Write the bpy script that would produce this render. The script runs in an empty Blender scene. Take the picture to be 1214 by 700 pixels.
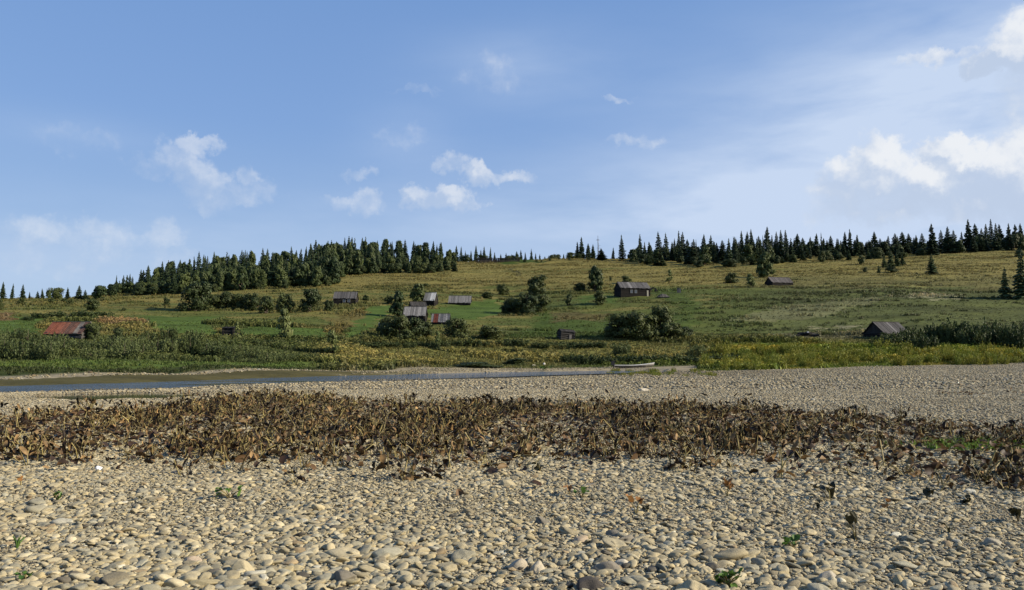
import bpy, math, random
import numpy as np
from mathutils import Vector

random.seed(11)
RNG = np.random.default_rng(7)
SC = bpy.context.scene
COL = SC.collection
pi = math.pi

# ------------------------------------------------------------------ camera, light, sky, exposure
CX, CY, F, EYE = 607.0, 350.0, 945.0, 1.6          # survey constants of the photograph (1214 x 700)
P = math.atan(74 / 945)
CP, SP = math.cos(P), math.sin(P)
cam_d = bpy.data.cameras.new('camera')
cam = bpy.data.objects.new('camera', cam_d)
COL.objects.link(cam)
cam.location = (0, 0, EYE)
cam.rotation_euler = (pi / 2 + P, 0, 0)
cam_d.sensor_width = 36
cam_d.lens = 36 * F / 1214
cam_d.clip_start = 0.1
cam_d.clip_end = 20000
SC.camera = cam

SUN_EL, SUN_AZ = math.radians(27), math.radians(98)
sd = Vector((math.cos(SUN_EL) * math.sin(SUN_AZ), math.cos(SUN_EL) * math.cos(SUN_AZ), math.sin(SUN_EL)))
sl = bpy.data.lights.new('sun', 'SUN')
sl.energy = 5.0
sl.angle = math.radians(0.5)
sl.color = (1.0, 0.89, 0.71)
so = bpy.data.objects.new('sun', sl)
COL.objects.link(so)
so.rotation_euler = sd.to_track_quat('Z', 'Y').to_euler()
so.location = (200, -30, 120)

SC.view_settings.view_transform = 'Standard'
SC.view_settings.look = 'None'
SC.view_settings.exposure = 0.80
SC.view_settings.gamma = 1.0
SC.view_settings.use_curve_mapping = False
SC.cycles.max_bounces = 5
SC.cycles.diffuse_bounces = 2
SC.cycles.transparent_max_bounces = 6
SC.cycles.use_denoising = True


class NT:
    """small node-tree writer"""
    def __init__(s, tree):
        s.t = tree
        s.n = tree.nodes
        s.l = tree.links

    def new(s, typ, **kw):
        nd = s.n.new(typ)
        for k, v in kw.items():
            if k.startswith('i_'):
                nd.inputs[k[2:]].default_value = v
            else:
                setattr(nd, k, v)
        return nd

    def put(s, sock, v):
        if hasattr(v, 'is_linked') or isinstance(v, bpy.types.NodeSocket):
            s.l.new(v, sock)
        else:
            sock.default_value = v

    def math(s, op, a, b=0.0, c=0.0, clamp=False):
        nd = s.n.new('ShaderNodeMath')
        nd.operation = op
        nd.use_clamp = clamp
        for i, v in enumerate((a, b, c)):
            s.put(nd.inputs[i], v)
        return nd.outputs[0]

    def vmath(s, op, a, b=(0, 0, 0)):
        nd = s.n.new('ShaderNodeVectorMath')
        nd.operation = op
        s.put(nd.inputs[0], a)
        s.put(nd.inputs[1], b)
        return nd.outputs[1] if op in ('DOT_PRODUCT', 'LENGTH') else nd.outputs[0]

    def mix(s, f, a, b, blend='MIX'):
        nd = s.n.new('ShaderNodeMix')
        nd.data_type = 'RGBA'
        nd.blend_type = blend
        s.put(nd.inputs[0], f)
        s.put(nd.inputs[6], a)
        s.put(nd.inputs[7], b)
        return nd.outputs[2]

    def noise(s, vec, scale, detail=4.0, rough=0.55, out=0, dist=0.0):
        nd = s.n.new('ShaderNodeTexNoise')
        if vec is not None:
            s.l.new(vec, nd.inputs['Vector'])
        nd.inputs['Scale'].default_value = scale
        nd.inputs['Detail'].default_value = detail
        nd.inputs['Roughness'].default_value = rough
        nd.inputs['Distortion'].default_value = dist
        return nd.outputs[out]

    def ramp(s, f, pts):
        nd = s.n.new('ShaderNodeValToRGB')
        cr = nd.color_ramp
        while len(cr.elements) < len(pts):
            cr.elements.new(0.5)
        for e, (p, c) in zip(cr.elements, pts):
            e.position = p
            e.color = tuple(c) + (1,) if len(c) == 3 else c
        s.put(nd.inputs[0], f)
        return nd.outputs[0]

    def sstep(s, x, a, b):
        nd = s.n.new('ShaderNodeMapRange')
        nd.interpolation_type = 'SMOOTHSTEP'
        s.put(nd.inputs[0], x)
        nd.inputs[1].default_value = a
        nd.inputs[2].default_value = b
        return nd.outputs[0]


def build_world():
    w = bpy.data.worlds.new('World')
    SC.world = w
    w.use_nodes = True
    t = NT(w.node_tree)
    t.n.clear()
    sky = t.new('ShaderNodeTexSky', sky_type='NISHITA', sun_disc=False)
    sky.sun_elevation = SUN_EL
    sky.sun_rotation = SUN_AZ
    sky.altitude = 100
    sky.air_density = 1.0
    sky.dust_density = 0.6
    sky.ozone_density = 2.2
    tc = t.new('ShaderNodeTexCoord')
    d = tc.outputs['Generated']
    sep = t.new('ShaderNodeSeparateXYZ')
    t.l.new(d, sep.inputs[0])
    az = t.math('ARCTAN2', sep.outputs[0], sep.outputs[1])
    el = t.math('ARCSINE', sep.outputs[2])
    cmb = t.new('ShaderNodeCombineXYZ')
    t.l.new(az, cmb.inputs[0])
    t.l.new(el, cmb.inputs[1])
    ang = cmb.outputs[0]
    w1 = t.noise(d, 22.0, 3, 0.55, out=1)
    w2 = t.noise(d, 70.0, 4, 0.6, out=1)
    off = t.vmath('ADD', t.vmath('MULTIPLY', t.vmath('SUBTRACT', w1, (.5, .5, .5)), (.045, .035, 0)),
                  t.vmath('MULTIPLY', t.vmath('SUBTRACT', w2, (.5, .5, .5)), (.034, .030, 0)))
    wa = t.vmath('ADD', ang, off)

    def px(u, v):
        x, y = (u - CX) / F, (CY - v) / F
        f, up = CP - y * SP, SP + y * CP
        return math.atan2(x, f), math.atan2(up, math.hypot(x, f))

    def gsum(items, src):
        tot = None
        for (u, v, ru, rv, amp) in items:
            a, e = px(u, v)
            q = t.vmath('MULTIPLY', t.vmath('SUBTRACT', src, (a, e, 0)), (F / ru, F / rv, 0))
            g = t.math('MULTIPLY', t.math('POWER', 0.36788, t.vmath('DOT_PRODUCT', q, q)), amp * (1.18 if src is wa else 1))
            tot = g if tot is None else t.math('ADD', tot, g)
        return tot
    # heaped clouds: every lobe has its own place, size and density; light falls on its upper right side
    lobes = [
        (1045, 180, 22, 17, .9), (1062, 192, 20, 15, .8), (1024, 192, 18, 13, .8), (1003, 200, 20, 14, .7), (984, 207, 15, 11, .6), (1040, 210, 32, 20, .85), (1008, 224, 36, 18, .75), (1066, 217, 28, 22, .8), (1045, 246, 66, 20, .7),
        (1120, 177, 22, 12, 1), (1140, 186, 22, 16, 1), (1104, 190, 15, 12, .8), (1152, 202, 19, 17, .95), (1130, 207, 28, 20, .9), (1167, 194, 16, 10, .8), (1086, 214, 20, 13, .9), (1102, 226, 30, 18, .85), (1150, 234, 46, 24, .8), (1187, 207, 24, 18, .75), (1207, 188, 28, 20, .9), (1216, 226, 40, 32, .85), (1250, 200, 44, 44, .9),
        (1168, 79, 19, 11, .9), (1186, 72, 19, 12, .9), (1151, 85, 11, 6, .7), (1208, 60, 28, 20, .9), (1236, 50, 44, 30, .9), (1112, 68, 46, 6, .5), (1260, 100, 50, 60, .6),
        (222, 176, 18, 10, .8), (239, 172, 16, 7, .75), (208, 188, 22, 12, .6), (225, 201, 24, 16, .72), (240, 216, 28, 18, .7), (264, 234, 38, 15, .55), (292, 210, 13, 11, .55), (302, 230, 26, 14, .45), (186, 198, 30, 10, .42),
        (20, 283, 28, 14, .52), (48, 272, 26, 14, .58), (76, 285, 22, 12, .55), (121, 276, 28, 13, .58), (146, 289, 22, 11, .52), (195, 282, 19, 16, .52), (60, 302, 90, 17, .45), (150, 302, 70, 15, .42),
        (535, 190, 17, 10, .62), (556, 200, 13, 7, .68), (568, 207, 17, 10, .75), (601, 210, 30, 7, .55), (499, 233, 19, 10, .72), (487, 237, 11, 8, .6), (528, 225, 9, 9, .6), (540, 234, 24, 12, .85), (560, 242, 18, 7, .75), (524, 239, 22, 10, .7), (432, 242, 20, 12, .55), (400, 238, 15, 8, .45), (422, 207, 18, 7, .48),
        (730, 116, 17, 5, .48), (758, 167, 36, 7, .44), (490, 110, 32, 5, .34), (480, 162, 34, 13, .30), (585, 90, 44, 20, .30), (90, 165, 50, 12, .28)]
    cum, num = None, None
    for (u, v, ru, rv, amp) in lobes:
        a, e = px(u, v)
        q3 = t.vmath('MULTIPLY', t.vmath('SUBTRACT', wa, (a, e, 0)), (F / (ru * 1.25), F / (rv * 1.3), 0))
        q = t.vmath('DOT_PRODUCT', q3, q3)
        g = t.math('MULTIPLY', t.math('POWER', 0.36788, t.math('MULTIPLY', q, q)), amp)
        b = t.math('MULTIPLY', g, t.vmath('DOT_PRODUCT', q3, (.42, .62, 0)))
        cum = g if cum is None else t.math('MAXIMUM', cum, g)
        num = b if num is None else t.math('ADD', num, b)
    n = t.noise(d, 34.0, 7, 0.6)
    cd = t.math('ADD', cum, t.math('MULTIPLY', t.math('SUBTRACT', n, .5), .85))
    cmask = t.math('MULTIPLY', t.sstep(cd, .14, .84), t.sstep(cum, .02, .25))
    # thin high veil, streaked, mainly toward the sun
    mp = t.vmath('MULTIPLY', ang, (2.2, 8.5, 1))
    rot = t.new('ShaderNodeVectorRotate', rotation_type='Z_AXIS')
    t.l.new(mp, rot.inputs['Vector'])
    rot.inputs['Angle'].default_value = -0.5
    st = t.noise(rot.outputs[0], 2.6, 7, 0.55, dist=.15)
    veil = gsum([(1090, 240, 200, 50, .6), (1214, 190, 330, 130, 1.0), (930, 235, 260, 60, .75), (620, 80, 110, 40, .40), (700, 275, 420, 50, .55), (80, 330, 420, 60, .55), (1300, 60, 230, 110, .8), (1050, 120, 160, 50, .5), (480, 170, 60, 40, .25), (90, 160, 90, 20, .2)], ang)
    vmask = t.math('MULTIPLY', veil, t.sstep(st, -.15, .95), clamp=True)
    edge = t.sstep(t.math('ADD', num, t.math('MULTIPLY', t.math('SUBTRACT', n, .5), 1.6)), -.42, .62)
    ccol = t.mix(edge, (3.85, 4.6, 5.9, 1), (6.6, 6.75, 6.95, 1))
    hz = t.ramp(t.math('MULTIPLY', el, 1.6), [(0, (2.75, 3.85, 5.6)), (.16, (2.4, 3.55, 5.6)), (.45, (1.72, 2.95, 5.5)), (.8, (1.3, 2.5, 5.1)), (1, (1.0, 2.1, 4.6))])
    skyc = t.mix(.8, sky.outputs[0], hz)
    c1 = t.mix(t.math('MULTIPLY', vmask, .95), skyc, (4.45, 5.3, 6.75, 1))
    sunside = t.sstep(az, -.55, .55)
    op = t.math('MULTIPLY', cmask, t.math('ADD', .43, t.math('MULTIPLY', sunside, .47)))
    c2 = t.mix(op, c1, ccol)
    bg = t.new('ShaderNodeBackground')
    t.l.new(c2, bg.inputs[0])
    bg.inputs[1].default_value = 0.076
    out = t.new('ShaderNodeOutputWorld')
    t.l.new(bg.outputs[0], out.inputs[0])


build_world()

# ------------------------------------------------------------------ helpers


def tag(o, label=None, cat=None, group=None, kind=None):
    if label:
        o['label'] = label
    if cat:
        o['category'] = cat
    if group:
        o['group'] = group
    if kind:
        o['kind'] = kind
    return o


def empty(name, loc, rz=0.0):
    o = bpy.data.objects.new(name, None)
    COL.objects.link(o)
    o.location = loc
    o.rotation_euler = (0, 0, rz)
    o.empty_display_size = .3
    return o


def mesh_from(name, V, Fc, mat=None, smooth=False, tint=None):
    me = bpy.data.meshes.new(name)
    V = np.asarray(V, dtype=float)
    me.from_pydata(V.tolist(), [], Fc if isinstance(Fc, list) else Fc.tolist())
    if mat:
        me.materials.append(mat)
    if smooth:
        me.polygons.foreach_set('use_smooth', np.ones(len(me.polygons), dtype=bool))
    if tint is not None:
        a = me.attributes.new('tint', 'FLOAT_COLOR', 'POINT')
        c = np.ones((len(V), 4))
        c[:, :3] = tint
        a.data.foreach_set('color', c.ravel())
    me.update()
    return me


def link(name, me, parent=None):
    o = bpy.data.objects.new(name, me)
    COL.objects.link(o)
    if parent:
        o.parent = parent
    return o


class MB:
    """collects shapes into one mesh"""
    def __init__(s):
        s.V = []
        s.F = []
        s.T = []

    def add(s, V, Fc, tint=(1, 1, 1)):
        b = len(s.V)
        s.V += [tuple(v) for v in V]
        s.F += [tuple(i + b for i in f) for f in Fc]
        s.T += [tint] * len(V)

    def box(s, x0, x1, y0, y1, z0, z1, tint=(1, 1, 1), fn=None):
        V = [(x, y, z) for z in (z0, z1) for y in (y0, y1) for x in (x0, x1)]
        if fn:
            V = [fn(*v) for v in V]
        s.add(V, [(0, 2, 3, 1), (4, 5, 7, 6), (0, 1, 5, 4), (2, 6, 7, 3), (0, 4, 6, 2), (1, 3, 7, 5)], tint)

    def tube(s, pts, rads, n=6, tint=(1, 1, 1)):
        V, Fc = [], []
        pts = [Vector(p) for p in pts]
        for i, p in enumerate(pts):
            d = (pts[min(i + 1, len(pts) - 1)] - pts[max(i - 1, 0)]).normalized()
            a = d.cross(Vector((0, 0, 1)) if abs(d.z) < .9 else Vector((1, 0, 0))).normalized()
            b = d.cross(a)
            for k in range(n):
                t = 2 * pi * k / n
                V.append(p + rads[i] * (math.cos(t) * a + math.sin(t) * b))
        for i in range(len(pts) - 1):
            for k in range(n):
                k2 = (k + 1) % n
                Fc.append((i * n + k, i * n + k2, (i + 1) * n + k2, (i + 1) * n + k))
        Fc.append(tuple(range(n))[::-1])
        Fc.append(tuple(range((len(pts) - 1) * n, len(pts) * n)))
        s.add(V, Fc, tint)

    def mesh(s, name, mat, smooth=False):
        return mesh_from(name, s.V, s.F, mat, smooth, np.array(s.T))

    def build(s, name, mat, parent=None, smooth=False):
        return link(name, s.mesh(name, mat, smooth), parent)


def hsh(ix, iy, seed):
    h = (ix.astype(np.int64) * 374761393 + iy.astype(np.int64) * 668265263 + seed * 974711) & 0x7fffffff
    h = ((h ^ (h >> 13)) * 1274126177) & 0x7fffffff
    return ((h ^ (h >> 16)) & 0xffff) / 65535.0


def vnoise(x, y, seed=0):
    x = np.asarray(x, dtype=float)
    y = np.asarray(y, dtype=float)
    ix, iy = np.floor(x), np.floor(y)
    fx, fy = x - ix, y - iy
    fx, fy = fx * fx * (3 - 2 * fx), fy * fy * (3 - 2 * fy)
    a, b = hsh(ix, iy, seed), hsh(ix + 1, iy, seed)
    c, d = hsh(ix, iy + 1, seed), hsh(ix + 1, iy + 1, seed)
    return (a * (1 - fx) + b * fx) * (1 - fy) + (c * (1 - fx) + d * fx) * fy


def fbm(x, y, seed=0, oct=4):
    t, a, s = 0, .5, 0
    for k in range(oct):
        t = t + a * vnoise(np.asarray(x) * 2 ** k, np.asarray(y) * 2 ** k, seed + k * 17)
        s += a
        a *= .55
    return t / s


def sst(x, a, b):
    t = np.clip((np.asarray(x, dtype=float) - a) / (b - a), 0, 1)
    return t * t * (3 - 2 * t)


# ------------------------------------------------------------------ terrain survey
def zray(v, d):
    return EYE + d * math.tan(math.atan((CY - v) / F) + P)


def project(x, y, z):
    dz = z - EYE
    fw = y * CP + dz * SP
    up = -y * SP + dz * CP
    return CX + F * x / fw, CY - F * up / fw


def xat(u, d, z):
    return (u - CX) / F * (d * CP + (z - EYE) * SP)


cols = {   # u : (distance, elevation or 'v' row seen there)
    -300: [(64, -.2), (69, 0), (73, .75), (81, 1.0), ('v', 402, 115), ('v', 388, 150), ('v', 370, 200), ('v', 360, 260)],
    0: [(66, -.2), (69, 0), (73, .75), (81, 1.05), ('v', 397, 118), ('v', 376, 170), ('v', 353, 260)],
    200: [(80, -.1), (84, .75), (92, 1.05), (97, 1.3), ('v', 402, 122), ('v', 374, 185), ('v', 352, 270), ('v', 335, 370)],
    400: [(103, -.15), (107, .55), (114, .8), (126, 2.2), (132, 3.0), ('v', 401, 139), ('v', 385, 165), ('v', 363, 225), ('v', 336, 320), ('v', 324, 370), ('v', 317, 460)],
    600: [(117, -.2), (128, 0), ('v', 430, 138), ('v', 411, 148), ('v', 401, 156), ('v', 373, 210), ('v', 351, 265), ('v', 326, 365), ('v', 306, 480)],
    800: [(95, -.2), (128, .2), ('v', 430, 138), ('v', 409, 150), ('v', 399, 158), ('v', 352, 248), ('v', 325, 345), ('v', 311, 420), ('v', 307, 500)],
    1000: [(100, -.1), (112, .1), ('v', 424, 132), ('v', 400, 160), ('v', 340, 268), ('v', 318, 355), ('v', 306, 425), ('v', 299, 500)],
    1214: [(100, 0), (118, .25), ('v', 414, 142), ('v', 390, 172), ('v', 353, 245), ('v', 311, 375), ('v', 297, 450), ('v', 292, 520)],
    1600: [(100, .1), (118, .4), ('v', 412, 142), ('v', 388, 172), ('v', 350, 245), ('v', 311, 375), ('v', 297, 450), ('v', 292, 520)],
}
DG = np.arange(0, 1000, 1.0)
UG = np.arange(-700, 2000, 20.0)


def gsmooth(A, sig, axis):
    r = int(sig * 3)
    k = np.exp(-.5 * (np.arange(-r, r + 1) / sig) ** 2)
    k /= k.sum()
    return np.apply_along_axis(lambda m: np.convolve(np.pad(m, r, mode='edge'), k, mode='valid'), axis, A)


_cz = []
for u, kn in cols.items():
    pts = [(0, 0), (35, 0)] if u > -1 else [(0, 0), (35, -.05)]
    for k in kn:
        pts.append((k[2], zray(k[1], k[2])) if k[0] == 'v' else k)
    dr, zr = pts[-1]
    pts += [(dr + 40, zr + .5), (dr + 140, zr - 6), (1000, zr - 45)]
    _cz.append(np.interp(DG, *zip(*pts)))
TZ = np.array(_cz)
TZ = np.array([np.interp(UG, list(cols), TZ[:, j]) for j in range(len(DG))]).T
TZ = gsmooth(TZ, 2.2, 0)
_a, _b = gsmooth(TZ, 1.6, 1), gsmooth(TZ, 9, 1)
_w = sst(DG, 165, 200)[None, :]
TZ = _a * (1 - _w) + _b * _w
GL = lambda u: np.interp(u, [0, 400, 430, 470, 530, 600, 690, 840], [70, 92, 94, 102, 112, 118, 123, 124])
NEAR = lambda u: np.interp(u, [-700, 0, 200, 400, 600, 730, 790], [42.5, 46, 50.5, 66, 84, 101, 112])
FAR = lambda u: np.interp(u, [-700, 0, 200, 400, 600, 730, 790], [51, 54.5, 64.5, 84, 106, 119, 112])
POOLS = [(-16.9, 34.6, 3.2, 3.3), (-1.0, 28.0, 4.6, 1.8)]


def ground(x, y, rough=True):
    x = np.asarray(x, dtype=float)
    y = np.asarray(y, dtype=float)
    yy = np.clip(y, 4, 998)
    u = np.clip(CX + F * x / np.maximum(y, 4), -690, 1970)
    fi, fj = (u + 700) / 20.0, yy
    i, j = fi.astype(int), fj.astype(int)
    a, b = fi - i, fj - j
    z = (TZ[i, j] * (1 - a) + TZ[i + 1, j] * a) * (1 - b) + (TZ[i, j + 1] * (1 - a) + TZ[i + 1, j + 1] * a) * b
    q = np.minimum(y - NEAR(u), FAR(u) - y)
    q = np.where(u > 789, -9, q)
    q = q + (fbm(x / 5, y / 7, 3, 3) - .5) * 4
    z = z - .30 * sst(y, NEAR(u) - 11 - 13 * sst(u, 250, 600), NEAR(u) - 3 - 3 * sst(u, 250, 600)) * (1 - sst(y, FAR(u) - 3, FAR(u) + 3)) * (u < 790)
    z = np.where((q > -4) & (u < 800), np.minimum(z, -.35 - np.clip(q * .1, -9, .6)), z)
    for (px_, py_, rx, ry) in POOLS:
        r = np.sqrt(((x - px_) / rx) ** 2 + ((y - py_) / ry) ** 2) + (fbm(x / 1.5, y / 1.5, 5, 3) - .5) * .5
        z = z - .32 * (1 - sst(r, .55, 1.35))
    z = z - np.clip((y - 1000) * .012, 0, 60)
    if rough:
        z = z + (fbm(x / 2.6, y / 2.6, 8, 3) - .5) * .07 * (1 - sst(y, 60, 90)) \
              + (fbm(x / 24, y / 15, 9, 4) - .5) * 2.3 * sst(y, 135, 190) + (fbm(x / 5, y / 5, 10, 3) - .5) * .35 * sst(y, 125, 150)
    return z


_DM = np.concatenate([np.arange(4, 40, .05), np.arange(40, 160, .2), np.arange(160, 640, .5)])


def hit(u, v):
    """point of the terrain surveyed at photograph pixel (u, v)"""
    t = math.tan(math.atan((CY - v) / F) + P)
    zr = EYE + _DM * t
    x = (u - CX) / F * (_DM * CP + (zr - EYE) * SP)
    z = ground(x, _DM)
    k = np.nonzero(z >= zr)[0]
    k = k[0] if len(k) else int(np.argmin(zr - z))
    return float(x[k]), float(_DM[k]), float(z[k])


def at(u, d):
    x = (u - CX) / F * d
    z = float(ground(x, d))
    x = xat(u, d, z)
    return x, d, float(ground(x, d))


# ------------------------------------------------------------------ colour of the land (what grows where, and shade painted on the left bank)
def inpoly(u, v, poly):
    c = np.zeros(u.shape, dtype=bool)
    n = len(poly)
    for i in range(n):
        (x1, y1), (x2, y2) = poly[i], poly[(i + 1) % n]
        if y1 == y2:
            continue
        c ^= ((y1 > v) != (y2 > v)) & (u < (x2 - x1) * (v - y1) / (y2 - y1) + x1)
    return c


C = lambda *a: np.array(a, dtype=float)
OLIVE, DRY, DARKG, MOWN, MUD, GRAV, PALE, BROWN = C(.068, .083, .023), C(.160, .136, .045), C(.052, .068, .02), C(.066, .102, .023), C(.070, .062, .026), C(.30, .255, .18), C(.25, .235, .14), C(.135, .098, .046)
FIELDS = [
    (MOWN, [(-60, 378), (50, 377), (60, 381), (46, 385), (44, 398), (-60, 400)]),
    (MOWN, [(100, 378), (112, 374), (118, 383), (104, 384)]),
    (MOWN, [(165, 374), (268, 374), (262, 380), (240, 386), (262, 391), (262, 403), (225, 402), (180, 392), (165, 384)]),
    (MOWN, [(280, 389), (300, 387), (388, 390), (394, 402), (280, 403)]),
    (MOWN, [(442, 364), (476, 361), (470, 368), (448, 377), (430, 400), (408, 403), (415, 385)]),
    (MOWN, [(500, 369), (560, 358), (592, 355), (602, 372), (560, 379), (500, 378)]),
    (MOWN * .72 + OLIVE * .2, [(640, 372), (720, 380), (724, 398), (590, 402), (628, 390)]),
    (MOWN * .9, [(690, 351), (733, 351), (733, 358), (686, 359)]),
    (MOWN * .5 + OLIVE * .42, [(770, 344), (806, 342), (830, 360), (825, 385), (818, 395), (800, 392), (806, 362), (772, 350)]),
    (MOWN * .7, [(566, 307), (640, 304), (645, 310), (600, 314)]),
    (BROWN, [(115, 379), (170, 379), (170, 386), (115, 387)]), (BROWN, [(-10, 371), (14, 371), (14, 379), (-10, 379)]),
    (BROWN * .5 + OLIVE * .45, [(655, 371), (716, 372), (716, 381), (655, 381)]),
    (DRY * .8, [(388, 378), (436, 367), (430, 376), (405, 398), (390, 398)]),
    (PALE, [(1040, 352), (1100, 349), (1142, 350), (1142, 354), (1080, 354)]),
    (PALE * .36 + OLIVE * .6, [(860, 378), (940, 362), (1040, 352), (1040, 358), (980, 374), (900, 384)]),
    (PALE * .55 + OLIVE * .4, [(870, 396), (1040, 397), (1040, 402), (870, 401)]),
    (PALE * .8, [(960, 386), (1036, 386), (1036, 393), (960, 394)]),
]


def land(x, y, z):
    """returns albedo (n,3) and grass vigour (0 none .. 1 tall)"""
    u, v = project(x, y, z)
    yw = y + 10 * fbm(x / 60, y / 60, 20, 2)
    n1, n2, n3 = fbm(x / 60, yw / 16, 21), fbm(x / 34, yw / 4.5, 22), fbm(x / 6, y / 2.2, 23)
    n4, n5 = fbm(x / 16, yw / 5, 24), fbm(x / 8, y / 6, 25)
    bias = .20 * sst(v, 352, 335) * sst(u, 380, 520) + .12 * sst(v, 372, 350) * (1 - sst(u, 430, 560)) - .09 * sst(u, 820, 930) * sst(v, 326, 336) - .10 * sst(u, 560, 640) * sst(v, 340, 350) - .02
    k = sst(n1 * .40 + n2 * .45 + n3 * .15 + bias, .40, .62)[:, None]
    c = OLIVE * (1 - k) + DRY * k
    dk = (sst(n4 * .6 + n2 * .4, .53, .64) * (1 - .7 * sst(v, 345, 330)))[:, None]
    c = c * (1 - dk * .75) + DARKG * dk * .75
    rg = (sst(u, 850, 950) * sst(v, 322, 334))[:, None]
    c = c * (1 - rg * .45) + C(.072, .078, .034) * rg * .45
    c = c * (1 + rg * (1.1 * (fbm(x / 40, yw / 3.2, 27, 3)[:, None] - .5) + .5 * (n3[:, None] - .5)))
    g = .55 + .45 * dk[:, 0]
    ju, jv = u + (n3 - .5) * 34, v + (n5 - .5) * 9
    for colr, poly in FIELDS:
        m = inpoly(ju, jv, poly)
        var = (.55 + .7 * n4 + .3 * (n3 - .5))[:, None]
        if colr[2] > .11:
            m = m & (fbm(x / 5, y / 1.3, 26, 4) + .25 * (n2 - .5) > .53)
        c = np.where(m[:, None], colr * var, c)
        if colr[1] > colr[0] * 1.5:
            g = np.where(m, .16, g)
    # flood meadow and terrace bank
    fl = (sst(v, 399, 405) * (1 - sst(v, 432, 438)) * sst(u, 330, 420))[:, None]
    mead = DRY * .9 * n2[:, None] * 1.5 + OLIVE * .5
    c = c * (1 - fl * .8) + mead * fl * .8
    bank = (sst(v + (n3 - .5) * 8, 402, 404) * (1 - sst(v + (n5 - .5) * 6, 409, 413)) * sst(n4, .40, .56) * sst(u, 180, 300))[:, None]
    c = c * (1 - bank * .8) + DARKG * .9 * bank * .8
    g = np.maximum(g, bank[:, 0])
    lb = (sst(v, 402, 408) * (1 - sst(u, 330, 430)))[:, None]
    qf = (y - FAR(u))[:, None]
    bk = np.where(qf < 19.5 + 3 * (n5[:, None] - .5), C(.030, .042, .012), np.where(qf < 28, C(.066, .098, .022), C(.045, .060, .018))) * (.6 + .8 * n4[:, None])  # shaded grass face of the left bank painted darker than its top
    c = c * (1 - lb * .93) + bk * lb * .93
    g = np.where(lb[:, 0] > .5, np.where(qf[:, 0] < 28, .45, g * .7), g)
    gb = (sst(v, 424, 428) * sst(u, 660, 700) * (1 - sst(u, 830, 880)))[:, None]
    c = c * (1 - gb) + C(.075, .10, .02) * gb
    ry = (sst(v, 404, 409) * sst(u, 820, 880))[:, None]
    c = c * (1 - ry) + (C(.12, .155, .022) * (.6 + .6 * n4[:, None]) + C(.07, .02, 0) * sst(n5, .5, .7)[:, None]) * ry
    g = np.maximum(g, ry[:, 0] * .6)
    # shores
    far = FAR(u)
    mud = (1 - sst(y - far - (n3 - .5) * 4, 12, 14)) * (1 - sst(u + (n4 - .5) * 160, 430, 560))
    mud = mud[:, None]
    mudc = np.where(((y - far) + (n5 - .5) * 4 > 9.5)[:, None], GRAV * .8, MUD * (.7 + .6 * n3[:, None]))
    c = c * (1 - mud) + mudc * mud
    gr = ((1 - sst(y - GL(u) - (n4 - .5) * 10, 0, 3)) * sst(u + (n4 - .5) * 160, 400, 480) * (u < 830))[:, None]
    gr = gr * (1 - .75 * mud * (y < far + 11)[:, None])
    c = c * (1 - gr) + GRAV * .8 * (.7 + .5 * n3[:, None]) * gr
    g = g * (1 - mud[:, 0]) * (1 - gr[:, 0])
    # track on the upper meadow, worn to soil
    for off in (0, 5):
        tr = np.abs((u - 608 - off) - (v - 322) * 1.05) < 1.0
        tr &= (v > 319) & (v < 328)
        c = np.where(tr[:, None], C(.06, .055, .025), c)
    return c, g


# ------------------------------------------------------------------ materials
def mat_new(name):
    m = bpy.data.materials.new(name)
    m.use_nodes = True
    t = NT(m.node_tree)
    b = t.n['Principled BSDF']
    b.inputs['Specular IOR Level'].default_value = .25
    b.inputs['Roughness'].default_value = .85
    return m, t, b


def rgb(c):
    return (float(c[0]), float(c[1]), float(c[2]), 1)


def mat_stone(name, instanced):
    m, t, b = mat_new(name)
    if instanced:
        a = t.new('ShaderNodeAttribute', attribute_name='tint', attribute_type='INSTANCER')
        base = a.outputs['Color']
    else:
        base = t.new('ShaderNodeObjectInfo').outputs['Color']
    tc = t.new('ShaderNodeTexCoord').outputs['Object']
    n = t.noise(tc, 3.5, 6, .65)
    n2 = t.noise(tc, 14, 3, .6)
    c = t.mix(1.0, base, t.ramp(n, [(.25, (.72, .70, .66)), (.55, (1, 1, 1)), (.8, (1.12, 1.1, 1.05))]), 'MULTIPLY')
    c = t.mix(t.math('MULTIPLY', t.sstep(n2, .62, .74), .35), c, (.16, .13, .09, 1))
    t.l.new(c, b.inputs['Base Color'])
    b.inputs['Roughness'].default_value = .8
    bp = t.new('ShaderNodeBump', i_Strength=.35, i_Distance=.05)
    t.l.new(n2, bp.inputs['Height'])
    t.l.new(bp.outputs[0], b.inputs['Normal'])
    return m


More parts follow.
